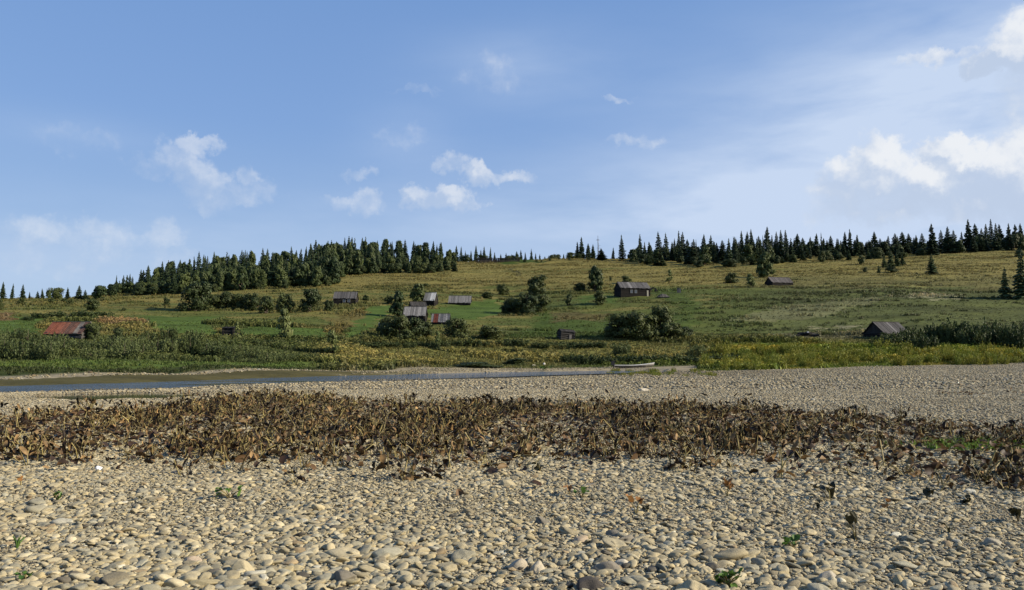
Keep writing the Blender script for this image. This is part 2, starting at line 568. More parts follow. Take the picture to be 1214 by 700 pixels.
def mat_leaf(name, c0, c1, trans=.25, instanced=False, isl_r=(.7, 1.3), patch=1.2, lo_hi=(.2, .85)):
    m, t, b = mat_new(name)
    if instanced:
        c = t.new('ShaderNodeAttribute', attribute_name='tint', attribute_type='INSTANCER').outputs['Color']
        pa = t.new('ShaderNodeAttribute', attribute_name='tint').outputs['Color']
        c = t.mix(1.0, c, pa, 'MULTIPLY')
    else:
        oi = t.new('ShaderNodeObjectInfo')
        tc = t.new('ShaderNodeTexCoord').outputs['Object']
        n = t.noise(tc, patch * 2.0, 3, .6)
        geo = t.new('ShaderNodeNewGeometry')
        f = t.math('ADD', t.math('MULTIPLY', oi.outputs['Random'], .55), t.math('MULTIPLY', n, .5))
        c = t.mix(t.sstep(f, lo_hi[0], lo_hi[1]), rgb(c0), rgb(c1))
        isl = geo.outputs['Random Per Island']
        c = t.mix(1.0, c, t.ramp(isl, [(0, (isl_r[0],) * 3), (1, (isl_r[1],) * 3)]), 'MULTIPLY')
    t.l.new(c, b.inputs['Base Color'])
    b.inputs['Roughness'].default_value = .6
    b.inputs['Specular IOR Level'].default_value = .2
    tr = t.new('ShaderNodeBsdfTranslucent')
    t.l.new(c, tr.inputs[0])
    mx = t.new('ShaderNodeMixShader')
    mx.inputs[0].default_value = trans
    t.l.new(b.outputs[0], mx.inputs[1])
    t.l.new(tr.outputs[0], mx.inputs[2])
    t.l.new(mx.outputs[0], t.n['Material Output'].inputs[0])
    return m


def mat_tint(name, rough=.85, grain=(3, 3, 30), amt=.5, spec=.2, metal=0.0):
    """surface whose pieces carry their own colour, with grain"""
    m, t, b = mat_new(name)
    a = t.new('ShaderNodeAttribute', attribute_name='tint').outputs['Color']
    tc = t.new('ShaderNodeTexCoord').outputs['Object']
    n = t.noise(t.vmath('MULTIPLY', tc, grain), 1.0, 5, .65)
    c = t.mix(amt, a, t.ramp(n, [(.3, (.45, .45, .45)), (.5, (.95, .95, .95)), (.75, (1.5, 1.5, 1.5))]), 'MULTIPLY')
    t.l.new(c, b.inputs['Base Color'])
    b.inputs['Roughness'].default_value = rough
    b.inputs['Specular IOR Level'].default_value = spec
    b.inputs['Metallic'].default_value = metal
    return m


def mat_plain(name, c, rough=.8, nscale=6, amt=.3):
    m, t, b = mat_new(name)
    tc = t.new('ShaderNodeTexCoord').outputs['Object']
    n = t.noise(tc, nscale, 5, .6)
    cc = t.mix(amt, rgb(c), t.mix(1.0, rgb(c), t.ramp(n, [(.25, (.3, .3, .3)), (.75, (1.7, 1.7, 1.7))]), 'MULTIPLY'))
    t.l.new(cc, b.inputs['Base Color'])
    b.inputs['Roughness'].default_value = rough
    return m


M = {}
M['pebble'] = mat_stone('pebble', True)
M['cobble'] = mat_stone('cobble', False)
M['grass'] = mat_leaf('grass_blades', OLIVE, DRY, .25, instanced=True)
M['spruce'] = mat_leaf('spruce_needles', C(.018, .032, .014), C(.036, .054, .022), .08)
M['spruce_young'] = mat_leaf('young_spruce_needles', C(.030, .050, .018), C(.05, .072, .026), .1)  # lighter green needles, used on the young spruces
M['leafy'] = mat_leaf('birch_leaves', C(.026, .043, .014), C(.064, .082, .023), .2)
M['bush'] = mat_leaf('bush_leaves', C(.030, .044, .014), C(.062, .076, .022), .18)
M['willow'] = mat_leaf('willow_leaves', C(.050, .068, .022), C(.110, .132, .046), .28)
M['willow_dark'] = mat_leaf('dark_willow_leaves', C(.036, .054, .018), C(.074, .094, .030), .22)
M['pale_tree'] = mat_leaf('pale_leaves', C(.09, .115, .035), C(.13, .15, .05), .25)
M['weed'] = mat_leaf('weed_leaves', C(.12, .15, .02), C(.19, .18, .025), .3)
M['bark'] = mat_plain('bark', C(.07, .055, .04), .9, 8)
M['deadleaf'] = mat_leaf('dead_leaf', C(.011, .006, .003), C(.34, .21, .085), .12, isl_r=(.2, 1.6), patch=7, lo_hi=(.36, 1.0))
M['straw'] = mat_leaf('straw_stem', C(.04, .029, .012), C(.35, .28, .105), .1, isl_r=(.35, 1.35), patch=5)
M['greenleaf'] = mat_leaf('green_leaf', C(.04, .09, .02), C(.09, .16, .03), .25, patch=9)
M['dead_inst'] = mat_leaf('dead_leaf_litter', C(.06, .04, .02), C(.2, .12, .05), .12, instanced=True)
M['logs'] = mat_tint('weathered_logs', .9, (1.2, 6, 18), .7)
M['roof_wood'] = mat_tint('grey_roof_boards', .85, (9, 1.2, 3), .7)
M['rust'] = mat_tint('rusty_sheet', .75, (2.2, 1.6, 2), .9)
M['boat'] = mat_tint('boat_paint', .55, (2, 8, 8), .35, .35)
M['glass'] = mat_plain('window_pane', C(.10, .125, .15), .3, 3, .1)
M['frame'] = mat_plain('window_frame', C(.20, .20, .19), .7)
M['dark'] = mat_plain('charred_wood', C(.015, .014, .013), .8, 5, .5)


def mat_hill():
    m, t, b = mat_new('meadow_ground')
    a = t.new('ShaderNodeAttribute', attribute_name='tint').outputs['Color']
    tc = t.new('ShaderNodeTexCoord').outputs['Object']
    n = t.noise(t.vmath('MULTIPLY', tc, (.6, .9, 1)), 1.0, 6, .7)
    n2 = t.noise(t.vmath('MULTIPLY', tc, (.08, .25, .25)), 1.0, 5, .6)
    c = t.mix(1.0, a, t.ramp(n, [(.28, (.72, .74, .72)), (.5, (.97, .97, .97)), (.74, (1.22, 1.2, 1.15))]), 'MULTIPLY')
    c = t.mix(1.0, c, t.ramp(n2, [(.3, (.72, .75, .75)), (.7, (1.2, 1.18, 1.1))]), 'MULTIPLY')
    t.l.new(c, b.inputs['Base Color'])
    b.inputs['Roughness'].default_value = .95
    b.inputs['Specular IOR Level'].default_value = .05
    bp = t.new('ShaderNodeBump', i_Strength=.45, i_Distance=.4)
    t.l.new(n, bp.inputs['Height'])
    t.l.new(bp.outputs[0], b.inputs['Normal'])
    return m


def mat_gravel():
    m, t, b = mat_new('gravel')
    tc = t.new('ShaderNodeTexCoord').outputs['Object']
    wv = t.vmath('ADD', tc, t.vmath('MULTIPLY', t.noise(tc, 6, 2, .5, out=1), (.08, .08, .08)))
    vo = t.new('ShaderNodeTexVoronoi', i_Scale=9.0)
    t.l.new(wv, vo.inputs['Vector'])
    vs = t.new('ShaderNodeTexVoronoi', i_Scale=24.0)
    t.l.new(wv, vs.inputs['Vector'])
    sepc = t.new('ShaderNodeSeparateColor')
    t.l.new(vs.outputs['Color'], sepc.inputs[0])
    c = t.ramp(sepc.outputs[0], [(0, (.09, .074, .048)), (.5, (.20, .17, .115)), (1, (.31, .27, .185))])  # bed darker than the stones: shade of the gaps put into its colour
    big = t.noise(tc, .35, 5, .6)
    c = t.mix(1.0, c, t.ramp(big, [(.3, (.8, .79, .76)), (.7, (1.12, 1.1, 1.05))]), 'MULTIPLY')
    sp = t.new('ShaderNodeSeparateXYZ')
    t.l.new(tc, sp.inputs[0])
    wet = t.sstep(sp.outputs[2], -.12, -.32)
    c = t.mix(wet, c, t.mix(1.0, c, (.36, .37, .30, 1), 'MULTIPLY'))
    t.l.new(c, b.inputs['Base Color'])
    bp = t.new('ShaderNodeBump', i_Strength=.9, i_Distance=.05)
    t.l.new(t.math('ADD', vo.outputs['Distance'], t.math('MULTIPLY', vs.outputs['Distance'], .5)), bp.inputs['Height'])
    bp.invert = True
    t.l.new(bp.outputs[0], b.inputs['Normal'])
    b.inputs['Roughness'].default_value = .9
    return m


def mat_water(name, rip, tintc):
    m, t, b = mat_new(name)
    b.inputs['Base Color'].default_value = rgb(tintc)
    b.inputs['Roughness'].default_value = .06
    b.inputs['Specular IOR Level'].default_value = .5
    b.inputs['IOR'].default_value = 1.333
    tc = t.new('ShaderNodeTexCoord').outputs['Object']
    n = t.noise(t.vmath('MULTIPLY', tc, (1.4, 3.2, 1)), 1.0, 5, .6)
    big = t.noise(t.vmath('MULTIPLY', tc, (.02, .09, 1)), 1.0, 3, .6)
    bp = t.new('ShaderNodeBump', i_Distance=.24)
    t.put(bp.inputs['Strength'], t.math('MULTIPLY', t.sstep(big, .32, .5), rip))
    t.l.new(n, bp.inputs['Height'])
    t.l.new(bp.outputs[0], b.inputs['Normal'])
    return m


M['hill'] = mat_hill()
M['gravel'] = mat_gravel()

# ------------------------------------------------------------------ ground sheets and water
ys = np.concatenate([[-60, -30, -12, -4, 0, 2], np.arange(3, 12, .25), np.arange(12, 44, .5), np.arange(44, 190, 1.0), np.arange(190, 560, 2.5), [570, 590, 620, 680, 760, 900, 1200, 1800, 3000, 6000]])
ss = np.linspace(-1.05, 1.05, 520)
YY, SS = np.meshgrid(ys, ss, indexing='ij')
XX = SS * np.maximum(YY + 12, 60) * np.where(YY > 800, 2.0, 1.0)
XX = np.where(YY < 48, SS * np.maximum(YY + 12, 60), SS * (YY + 12))
ZZ = ground(XX.ravel(), YY.ravel()).reshape(XX.shape)
nr, nc = XX.shape
GSPLIT = lambda u: np.interp(u, [-700, 0, 200, 400, 600, 735, 840, 1000, 1214, 1900], [48, 51, 59, 78, 97, 108, 100, 113, 122, 126])
UU = CX + F * XX / np.maximum(YY, 4)
isg = (YY < GSPLIT(np.clip(UU, -690, 1900)) + (fbm(XX / 3, YY / 3, 31, 3) - .5) * 3 * (UU > 760))
idx = np.arange(nr * nc).reshape(nr, nc)
quads = np.stack([idx[:-1, :-1], idx[:-1, 1:], idx[1:, 1:], idx[1:, :-1]], -1).reshape(-1, 4)
qg = isg[:-1, :-1].ravel()
ALLV = np.stack([XX.ravel(), YY.ravel(), ZZ.ravel()], 1)


def sub_sheet(name, mask, mat, tinted):
    q = quads[mask]
    used = np.unique(q)
    rm = np.full(nr * nc, -1)
    rm[used] = np.arange(len(used))
    V = ALLV[used]
    tn = None
    if tinted:
        tn, _ = land(V[:, 0], V[:, 1], V[:, 2])
    o = link(name, mesh_from(name, V, rm[q], mat, True, tn))
    return tag(o, kind='structure')


sub_sheet('gravel_bar', qg, M['gravel'], False)
sub_sheet('hillside', ~qg, M['hill'], True)


def water(name, pts, z, mat):
    n = len(pts)
    o = link(name, mesh_from(name, [(x, y, z) for x, y in pts], [tuple(range(n))], mat))
    return tag(o, kind='structure')


us = [-690, -300, 0, 100, 200, 300, 400, 500, 600, 660, 730, 788]
ring = [((u - CX) / F * (float(NEAR(u)) - 3.2), float(NEAR(u)) - 3.2) for u in us]
ring += [((u - CX) / F * (float(FAR(u)) + 4.2), float(FAR(u)) + 4.2) for u in us[::-1]]
water('river', ring, -.35, mat_water('river_water', 1.0, C(.025, .05, .085)))
mw = mat_water('pool_water', .02, C(.012, .014, .008))
for (px_, py_, rx, ry) in POOLS:
    water('pool', [(px_ + rx * 1.25 * math.cos(a), py_ + ry * 1.25 * math.sin(a)) for a in np.linspace(0, 2 * pi, 40)[:-1]], -.085, mw)


# ------------------------------------------------------------------ scattering (instances on points)
def scatter(name, pts, rot, scl, pick, tint, protos, kind='stuff'):
    me = bpy.data.meshes.new(name)
    me.from_pydata(np.asarray(pts).tolist(), [], [])
    n = len(pts)
    for nm, ty, ar in (('rot', 'FLOAT_VECTOR', rot), ('scl', 'FLOAT_VECTOR', scl)):
        me.attributes.new(nm, ty, 'POINT').data.foreach_set('vector', np.asarray(ar, dtype=float).ravel())
    me.attributes.new('pick', 'INT', 'POINT').data.foreach_set('value', np.asarray(pick).astype(np.int32))
    c = np.ones((n, 4))
    c[:, :3] = tint
    me.attributes.new('tint', 'FLOAT_COLOR', 'POINT').data.foreach_set('color', c.ravel())
    o = link(name, me)
    tag(o, kind=kind)
    pc = bpy.data.collections.new(name + '_shapes')
    for i, pm in enumerate(protos):
        po = bpy.data.objects.new('%s_shape_%02d' % (name, i), pm)
        pc.objects.link(po)
    g = bpy.data.node_groups.new(name + '_scatter', 'GeometryNodeTree')
    g.interface.new_socket('Geometry', in_out='INPUT', socket_type='NodeSocketGeometry')
    g.interface.new_socket('Geometry', in_out='OUTPUT', socket_type='NodeSocketGeometry')
    N, L = g.nodes, g.links
    gi, go = N.new('NodeGroupInput'), N.new('NodeGroupOutput')
    ci = N.new('GeometryNodeCollectionInfo')
    ci.inputs['Collection'].default_value = pc
    ci.inputs['Separate Children'].default_value = True
    ci.inputs['Reset Children'].default_value = True
    ip = N.new('GeometryNodeInstanceOnPoints')
    ip.inputs['Pick Instance'].default_value = True

    def attr(nm, ty):
        a = N.new('GeometryNodeInputNamedAttribute')
        a.data_type = ty
        a.inputs['Name'].default_value = nm
        return a.outputs[0]
    L.new(gi.outputs[0], ip.inputs['Points'])
    L.new(ci.outputs[0], ip.inputs['Instance'])
    L.new(attr('pick', 'INT'), ip.inputs['Instance Index'])
    e2r = N.new('FunctionNodeEulerToRotation')
    L.new(attr('rot', 'FLOAT_VECTOR'), e2r.inputs[0])
    L.new(e2r.outputs[0], ip.inputs['Rotation'])
    L.new(attr('scl', 'FLOAT_VECTOR'), ip.inputs['Scale'])
    L.new(ip.outputs[0], go.inputs[0])
    md = o.modifiers.new('scatter', 'NODES')
    md.node_group = g
    return o


# ------------------------------------------------------------------ stones
def icosphere(sub):
    t = (1 + 5 ** .5) / 2
    V = [(-1, t, 0), (1, t, 0), (-1, -t, 0), (1, -t, 0), (0, -1, t), (0, 1, t), (0, -1, -t), (0, 1, -t), (t, 0, -1), (t, 0, 1), (-t, 0, -1), (-t, 0, 1)]
    V = [Vector(v).normalized() for v in V]
    Fc = [(0, 11, 5), (0, 5, 1), (0, 1, 7), (0, 7, 10), (0, 10, 11), (1, 5, 9), (5, 11, 4), (11, 10, 2), (10, 7, 6), (7, 1, 8), (3, 9, 4), (3, 4, 2), (3, 2, 6), (3, 6, 8), (3, 8, 9), (4, 9, 5), (2, 4, 11), (6, 2, 10), (8, 6, 7), (9, 8, 1)]
    for _ in range(sub):
        mid, F2 = {}, []

        def m(a, b):
            k = (min(a, b), max(a, b))
            if k not in mid:
                V.append(((V[a] + V[b]) / 2).normalized())
                mid[k] = len(V) - 1
            return mid[k]
        for a, b, c in Fc:
            ab, bc, ca = m(a, b), m(b, c), m(c, a)
            F2 += [(a, ab, ca), (b, bc, ab), (c, ca, bc), (ab, bc, ca)]
        Fc = F2
    return np.array([tuple(v) for v in V]), Fc


def stone_mesh(name, sub, seed, mat, angular=0.0):
    r = np.random.default_rng(seed)
    V, Fc = icosphere(sub)
    D = V.copy()
    rad = np.ones(len(V))
    for _ in range(7):                       # a few worn facets
        d = r.normal(size=3)
        d /= np.linalg.norm(d)
        h = r.uniform(.55, .9)
        p = D @ d
        lim = np.where(p > .05, h / np.maximum(p, .05), 9)
        k = 1 - angular
        rad = np.minimum(rad, lim * (1 - k * .5) + k * .5 * np.minimum(1, lim + .25))
    for _ in range(5):
        d = r.normal(size=3)
        rad = rad + .05 * np.sin(D @ d * 2.2 + r.uniform(0, 6))
    V = D * rad[:, None]
    V = V / np.abs(V).max(axis=0)
    return mesh_from(name, V, Fc, mat, True)


PAL = np.array([(.45, .375, .245), (.39, .33, .22), (.49, .42, .29), (.31, .28, .21), (.42, .34, .20), (.35, .32, .245), (.28, .235, .16), (.36, .27, .165), (.12, .105, .085), (.55, .51, .42)])
PALP = np.array([.25, .2, .14, .1, .09, .09, .06, .025, .03, .015])


def stone_tint(n, r):
    c = PAL[r.choice(len(PAL), n, p=PALP / PALP.sum())]
    return c * r.uniform(.72, 1.16, (n, 1)) * C(.84, .85, .79)


near_shapes = [stone_mesh('pebble_%d' % i, 2, 100 + i, M['pebble'], .55 if i % 3 else .95) for i in range(10)]
far_shapes = [stone_mesh('small_pebble_%d' % i, 1, 140 + i, M['pebble'], .4) for i in range(6)]
cob_shapes = [stone_mesh('cobble_%d' % i, 3, 160 + i, M['cobble'], .5 if i % 3 else .95) for i in range(12)]


def jitter_grid(d0, d1, step, r, smax=.76, keep=1.0):
    ny = int((d1 - d0) / step)
    P_ = []
    for j in range(ny):
        y = d0 + (j + .5) * step
        w = smax * y + 2.4
        xs = np.arange(-w, w, step)
        P_.append(np.stack([xs, np.full(len(xs), y)], 1))
    Q = np.concatenate(P_)
    Q += r.uniform(-.5, .5, Q.shape) * step * 1.15
    if keep < 1:
        Q = Q[r.random(len(Q)) < keep]
    return Q


def stone_field(Q, lo, hi, r, sink=.25, pw=1.6):
    n = len(Q)
    sz = lo + (hi - lo) * r.random(n) ** pw
    fac = (.50 + .95 * fbm(Q[:, 0] / 1.7, Q[:, 1] / 1.7, 41, 3)) * (1.12 - .28 * sst(Q[:, 1], 5.2, 8.5))
    sz = sz * fac * .5
    S = np.stack([sz * r.uniform(.95, 1.5, n), sz * r.uniform(.7, 1.05, n), sz * r.uniform(.28, .60, n)], 1)
    R = np.stack([r.normal(0, .22, n), r.normal(0, .22, n), r.normal(.35, .9, n)], 1)
    z = ground(Q[:, 0], Q[:, 1]) + S[:, 2] * (1 - 2 * sink) + .002
    return np.stack([Q[:, 0], Q[:, 1], z], 1), R, S


def dry(Pt, lev=-.3):
    return Pt[:, 2] > lev


def wet_tint(Pt, tint):
    w = sst(Pt[:, 2], -.02, -.2)[:, None]
    return tint * (1 - .55 * w)


# cobbles that show largest: each a thing of its own
r = np.random.default_rng(51)
Q = jitter_grid(4.6, 13, .25, r, keep=.46)
Pc, Rc, Scl = stone_field(Q, .08, .22, r, .36, 2.4)
app = Scl[:, 0] * Scl[:, 2] / Pc[:, 1] ** 2
u_, v_ = project(Pc[:, 0], Pc[:, 1], Pc[:, 2])
vis = (u_ > -20) & (u_ < 1234) & (v_ < 715)
order = np.argsort(-(app * vis))
top = order[:288]
COB_LAB = 'rounded beige cobble lying among smaller pebbles on the near riverbank'
ct = stone_tint(len(Q), r)
for k in top:
    o = link('cobble', cob_shapes[int(r.integers(12))])
    o.location = Pc[k]
    o.rotation_euler = Rc[k]
    o.scale = Scl[k]
    o.color = rgb(ct[k] * max(1.0, .15 / ct[k][1]))
    tag(o, COB_LAB, 'cobble', 'pale cobbles on the near riverbank')
rest = order[288:]
sets = [(Pc[rest], Rc[rest], Scl[rest], ct[rest])]
for (d0, d1, st, lo, hi, keep) in ((4.2, 15, .068, .038, .112, .92), (4.2, 15, .030, .015, .044, .97)):
    Q = jitter_grid(d0, d1, st, r, keep=keep)
    a, b, c = stone_field(Q, lo, hi, r)
    sets.append((a, b, c, stone_tint(len(Q), r)))
A = [np.concatenate(x) for x in zip(*sets)]
scatter('pebbles', A[0], A[1], A[2], r.integers(0, 10, len(A[0])), A[3] * 1.0, near_shapes)
sets = []
for (d0, d1, st, lo, hi, keep) in ((15, 40, .095, .055, .14, .9), (40, 128, .30, .11, .26, .75)):
    Q = jitter_grid(d0, d1, st, r, keep=keep)
    uu = CX + F * Q[:, 0] / Q[:, 1]
    lim = GSPLIT(uu) + 1.5 + (fbm(Q[:, 0] / 2, Q[:, 1] / 3, 77, 3) - .5) * 5
    Q = Q[Q[:, 1] < lim]
    a, b, c = stone_field(Q, lo, hi, r, .2)
    tt = stone_tint(len(Q), r)
    ok = dry(a, -.36)
    sets.append((a[ok], b[ok], c[ok], wet_tint(a, tt)[ok] * C(.84, .84, .86)))  # farther stones darker and greyer: backlit shading put into the tint
# far shore shingle
Q = jitter_grid(60, 132, .40, r, keep=.5)
uu = CX + F * Q[:, 0] / Q[:, 1]
n4 = fbm(Q[:, 0] / 9, Q[:, 1] / 6, 24)
ok = (uu > 430 + (n4 - .5) * 160) & (uu < 770) & (Q[:, 1] > FAR(uu) + .3) & (Q[:, 1] < GL(uu) + (n4 - .5) * 10) | (uu <= 440) & (Q[:, 1] > FAR(uu) + 9) & (Q[:, 1] < FAR(uu) + 12.5)
Q = Q[ok]
a, b, c = stone_field(Q, .16, .34, r, .2)
sets.append((a, b, c, stone_tint(len(Q), r) * .72))
A = [np.concatenate(x) for x in zip(*sets)]
scatter('shingle', A[0], A[1], A[2], r.integers(0, 6, len(A[0])), A[3], far_shapes)


def boulder(u, v, wpx, hpx, colr, label, seed, name='boulder', yaw=.3, cat='boulder', ang=.6):
    x, y, z = hit(u, v)
    s = y / F
    o = link(name, stone_mesh('stone', 3, seed, M['cobble'], ang))
    o.scale = (wpx * s / 2, wpx * s * .4, hpx * s * .62)
    o.location = (x, y + wpx * s * .2, z + hpx * s * .08)
    o.rotation_euler = (.06, -.08, yaw)
    o.color = rgb(colr)
    tag(o, label, cat)


boulder(700, 701, 40, 20, C(.055, .048, .042), 'blackish boulder at the bottom edge of the riverbank, darkest of the large stones', 301)
boulder(614, 677, 26, 18, C(.36, .31, .225), 'squarish pale boulder beside a rounder one near the bottom of the riverbank', 302, yaw=.5, ang=.9)
boulder(637, 679, 21, 15, C(.38, .33, .24), 'rounded pale stone touching the right side of a squarish boulder', 303, yaw=1.2, ang=.2)
boulder(720, 680, 32, 16, C(.20, .175, .135), 'grey brown cracked boulder just above the blackish one', 304, ang=.8)
boulder(739, 673, 22, 11, C(.46, .41, .31), 'flat cream stone leaning on a grey brown cracked boulder', 305, yaw=.1, ang=.8)
boulder(986, 694, 30, 20, C(.33, .295, .225), 'blocky grey beige boulder at the bottom right of the riverbank', 306, ang=.9)
boulder(688, 645, 22, 14, C(.34, .27, .185), 'tan boulder with a deep shadow under its right end', 307, ang=.8)
boulder(82, 645, 15, 10, C(.52, .44, .29), 'bright yellowish round cobble alone among flatter stones on the left', 308, ang=.1)
boulder(912, 488, 20, 7, C(.56, .52, .43), 'whitish flat rock at the back edge of the dead plants', 309, ang=.8)
boulder(763, 464, 15, 5, C(.45, .40, .30), 'pale flat slab lying on the distant shingle below the boat', 310, ang=.7)
boulder(110, 505, 9, 7, C(.52, .42, .32), 'pinkish round stone among the dead plants on the left', 311, ang=.2)
boulder(117, 558, 9, 8, C(.75, .73, .70), 'white bright stone at the front edge of the dead plants', 312, ang=.8)
boulder(226, 671, 24, 13, C(.35, .28, .2), 'brownish flat boulder near the bottom left of the riverbank', 313, ang=.8)
boulder(1180, 648, 24, 12, C(.30, .27, .2), 'grey flat stone on the shaded far right gravel', 314, ang=.5)

# ------------------------------------------------------------------ vegetation shapes
def quad_cloud(Pos, Nrm, size, aspect, r, up=None):
    """leaf-sized quads: Pos (n,3), Nrm (n,3), size (n,)"""
    n = len(Pos)
    Nrm = Nrm / np.linalg.norm(Nrm, axis=1, keepdims=True)
    rv = r.normal(size=(n, 3)) if up is None else up + r.normal(size=(n, 3)) * .35
    T = rv - (rv * Nrm).sum(1, keepdims=True) * Nrm
    T /= np.linalg.norm(T, axis=1, keepdims=True) + 1e-9
    B = np.cross(Nrm, T)
    a, b = (size * .5)[:, None] * T, (size * .5 * aspect)[:, None] * B
    V = np.stack([Pos - a, Pos + b * 1.0 + a * .1, Pos + a, Pos - b * 1.0 + a * .1], 1).reshape(-1, 3)
    Fc = np.arange(4 * n).reshape(n, 4)
    return V, Fc


def crown_blobs(kind, r):
    """blobs (centre, radii) filling a unit crown: radius 1, height 1"""
    bl = []
    if kind == 'tall':
        n = 46
        for i in range(n):
            h = r.uniform(.10, .93)
            w = min(1, (h + .06) / .26) ** .5 * (1 - h) ** .55 * 1.12
            a = r.uniform(0, 2 * pi)
            q = w * r.uniform(.25, .72)
            s = r.uniform(.14, .32)
            bl.append((q * math.cos(a), q * math.sin(a), h, s, s, s * .34))
    elif kind == 'round':
        n = 40
        for i in range(n):
            h = r.uniform(.06, .86)
            w = math.sqrt(max(.05, 1 - (max(h - .36, 0) / .62) ** 2))
            a = r.uniform(0, 2 * pi)
            q = w * r.uniform(.2, .78)
            s = r.uniform(.15, .34)
            bl.append((q * math.cos(a), q * math.sin(a), h, s, s, s * .46))
    elif kind == 'cone':
        n = 28
        for i in range(n):
            h = r.random() ** 1.25 * .93 + .05
            w = (1 - h) ** .8
            a = r.uniform(0, 2 * pi)
            q = w * r.uniform(.35, 1.0)
            s = r.uniform(.22, .36)
            bl.append((q * math.cos(a), q * math.sin(a), h, s, s, s * .25))
    return bl


def crown_mesh(name, kind, seed, mat, nleaf=1500, size=.16, aspect=.55):
    r = np.random.default_rng(seed)
    if kind == 'willow':
        ns = 34
        a = r.uniform(0, 2 * pi, ns)
        q = np.sqrt(r.random(ns)) * .62
        Pos, Nrm, Up = [], [], []
        for i in range(ns):
            b = np.array([q[i] * math.cos(a[i]), q[i] * math.sin(a[i]), 0])
            lean = np.array([math.cos(a[i]), math.sin(a[i]), 0]) * r.uniform(.1, .5)
            H = r.uniform(.62, 1.0) * (1 - .5 * q[i] ** 1.5)
            k = nleaf // ns
            t = r.uniform(.08, 1, k)
            p = b + lean * (t ** 1.4)[:, None] + np.stack([0 * t, 0 * t, t * H], 1)
            p += r.normal(0, 1, (k, 3)) * np.array([.13, .13, .05]) * (1.2 - t)[:, None]
            Pos.append(p)
            o = p - (b + np.array([0, 0, .3]))
            o[:, 2] *= .5
            Nrm.append(o + r.normal(0, .45, (k, 3)))
            Up.append(np.array([lean[0] * .8, lean[1] * .8, .55]) + r.normal(0, .55, (k, 3)))
        Pos, Nrm, Up = np.concatenate(Pos), np.concatenate(Nrm), np.concatenate(Up)
        V, Fc = quad_cloud(Pos, Nrm, r.uniform(.6, 1.3, len(Pos)) * size, aspect, r, Up)
        return mesh_from(name, V, Fc, mat), [(b_[0], b_[1], .5, .3, .3, .3) for b_ in np.stack([q * np.cos(a), q * np.sin(a)], 1)[:6]]
    bl = crown_blobs(kind, r)
    B = np.array(bl)
    vol = (B[:, 3] * B[:, 5]) ** .8
    pk = r.choice(len(bl), nleaf, p=vol / vol.sum())
    d = r.normal(size=(nleaf, 3))
    d[:, 2] = d[:, 2] * .9 + .25
    d /= np.linalg.norm(d, axis=1, keepdims=True)
    rad = np.minimum(r.uniform(.5, 1.1, nleaf) + r.exponential(.15, nleaf), 1.8)
    Pos = B[pk, :3] + d * rad[:, None] * B[pk, 3:6]
    cen = Pos.copy()
    cen[:, 2] = (Pos[:, 2] - .4) * 1.4
    Nrm = d * .9 + cen * .5 + r.normal(0, .38, (nleaf, 3))
    Pos[:, 2] = np.maximum(Pos[:, 2], .03)
    V, Fc = quad_cloud(Pos, Nrm, r.uniform(.6, 1.4, nleaf) * size, aspect, r)
    V = V.reshape(-1, 4, 3)
    ctr = Pos[:, None, :]
    V = ctr + (V - ctr) * np.array([1, 1, .55])
    return mesh_from(name, V.reshape(-1, 3), Fc, mat), bl


def trunk_mesh(name, bl, seed, thick, top=.85):
    r = random.Random(seed)
    mb = MB()
    pts = [(0, 0, -.06), (r.uniform(-.03, .03), r.uniform(-.03, .03), .25), (r.uniform(-.06, .06), r.uniform(-.06, .06), .55), (0, 0, top)]
    mb.tube(pts, [thick, thick * .8, thick * .5, thick * .12], 6)
    for b in sorted(bl, key=lambda b: b[2])[:12]:
        z0 = max(.05, b[2] * .55)
        mb.tube([(0, 0, z0), (b[0] * .5, b[1] * .5, (z0 + b[2]) * .5), (b[0], b[1], b[2])], [thick * .4, thick * .28, thick * .08], 4)
    return mb.mesh(name, M['bark'], True)


def spruce_meshes(seed, rmax, mat, gappy=.0, levels=24):
    r = np.random.default_rng(seed)
    V, Fc = [], []
    for i in range(levels):
        f = i / (levels - 1)
        z = .05 + .93 * f ** .92
        R = rmax * ((1 - z) ** .82) * r.uniform(.82, 1.12) + .006
        nb = int(9 - 4 * f)
        a0 = r.uniform(0, 6.3)
        for k in range(nb):
            if r.random() < gappy:
                continue
            a = a0 + 2 * pi * k / nb + r.normal(0, .2)
            L = R * r.uniform(.68, 1.15)
            dr = r.uniform(.25, .5) * L * (.7 if f > .6 else 1)
            w = L * r.uniform(.2, .34) + .004
            ca, sa = math.cos(a), math.sin(a)

            def pt(t, side, drop):
                return (ca * L * t - sa * side, sa * L * t + ca * side, z - dr * t ** 1.3 + .05 * L * max(0, t - .75) - drop)
            b = len(V)
            V += [pt(.02, 0, -.006), pt(.45, w, .022), pt(.82, w * .55, .014), pt(1, 0, 0), pt(.82, -w * .55, .014), pt(.45, -w, .022), pt(.5, 0, -.004),
                  pt(.35, w * .35, .05 + .1 * w), pt(.7, -w * .2, .045 + .1 * w)]
            Fc += [(b, b + 1, b + 6), (b + 1, b + 2, b + 6), (b + 2, b + 3, b + 6), (b + 3, b + 4, b + 6), (b + 4, b + 5, b + 6), (b + 5, b, b + 6),
                   (b, b + 7, b + 6), (b + 6, b + 8, b + 3), (b + 1, b + 7, b + 2)]
    b = len(V)
    V += [(0, 0, 1.01), (.008, 0, .93), (-.004, .007, .93), (-.004, -.007, .93)]
    Fc += [(b, b + 1, b + 2), (b, b + 2, b + 3), (b, b + 3, b + 1)]
    crown = mesh_from('spruce_crown', V, Fc, mat)
    mb = MB()
    mb.tube([(0, 0, -.04), (0, 0, .5), (0, 0, .97)], [.016, .010, .002], 6)
    return mb.mesh('spruce_trunk', M['bark'], True), crown


TREES = {}


def reg(kind, n, fn):
    TREES[kind] = [fn(i) for i in range(n)]


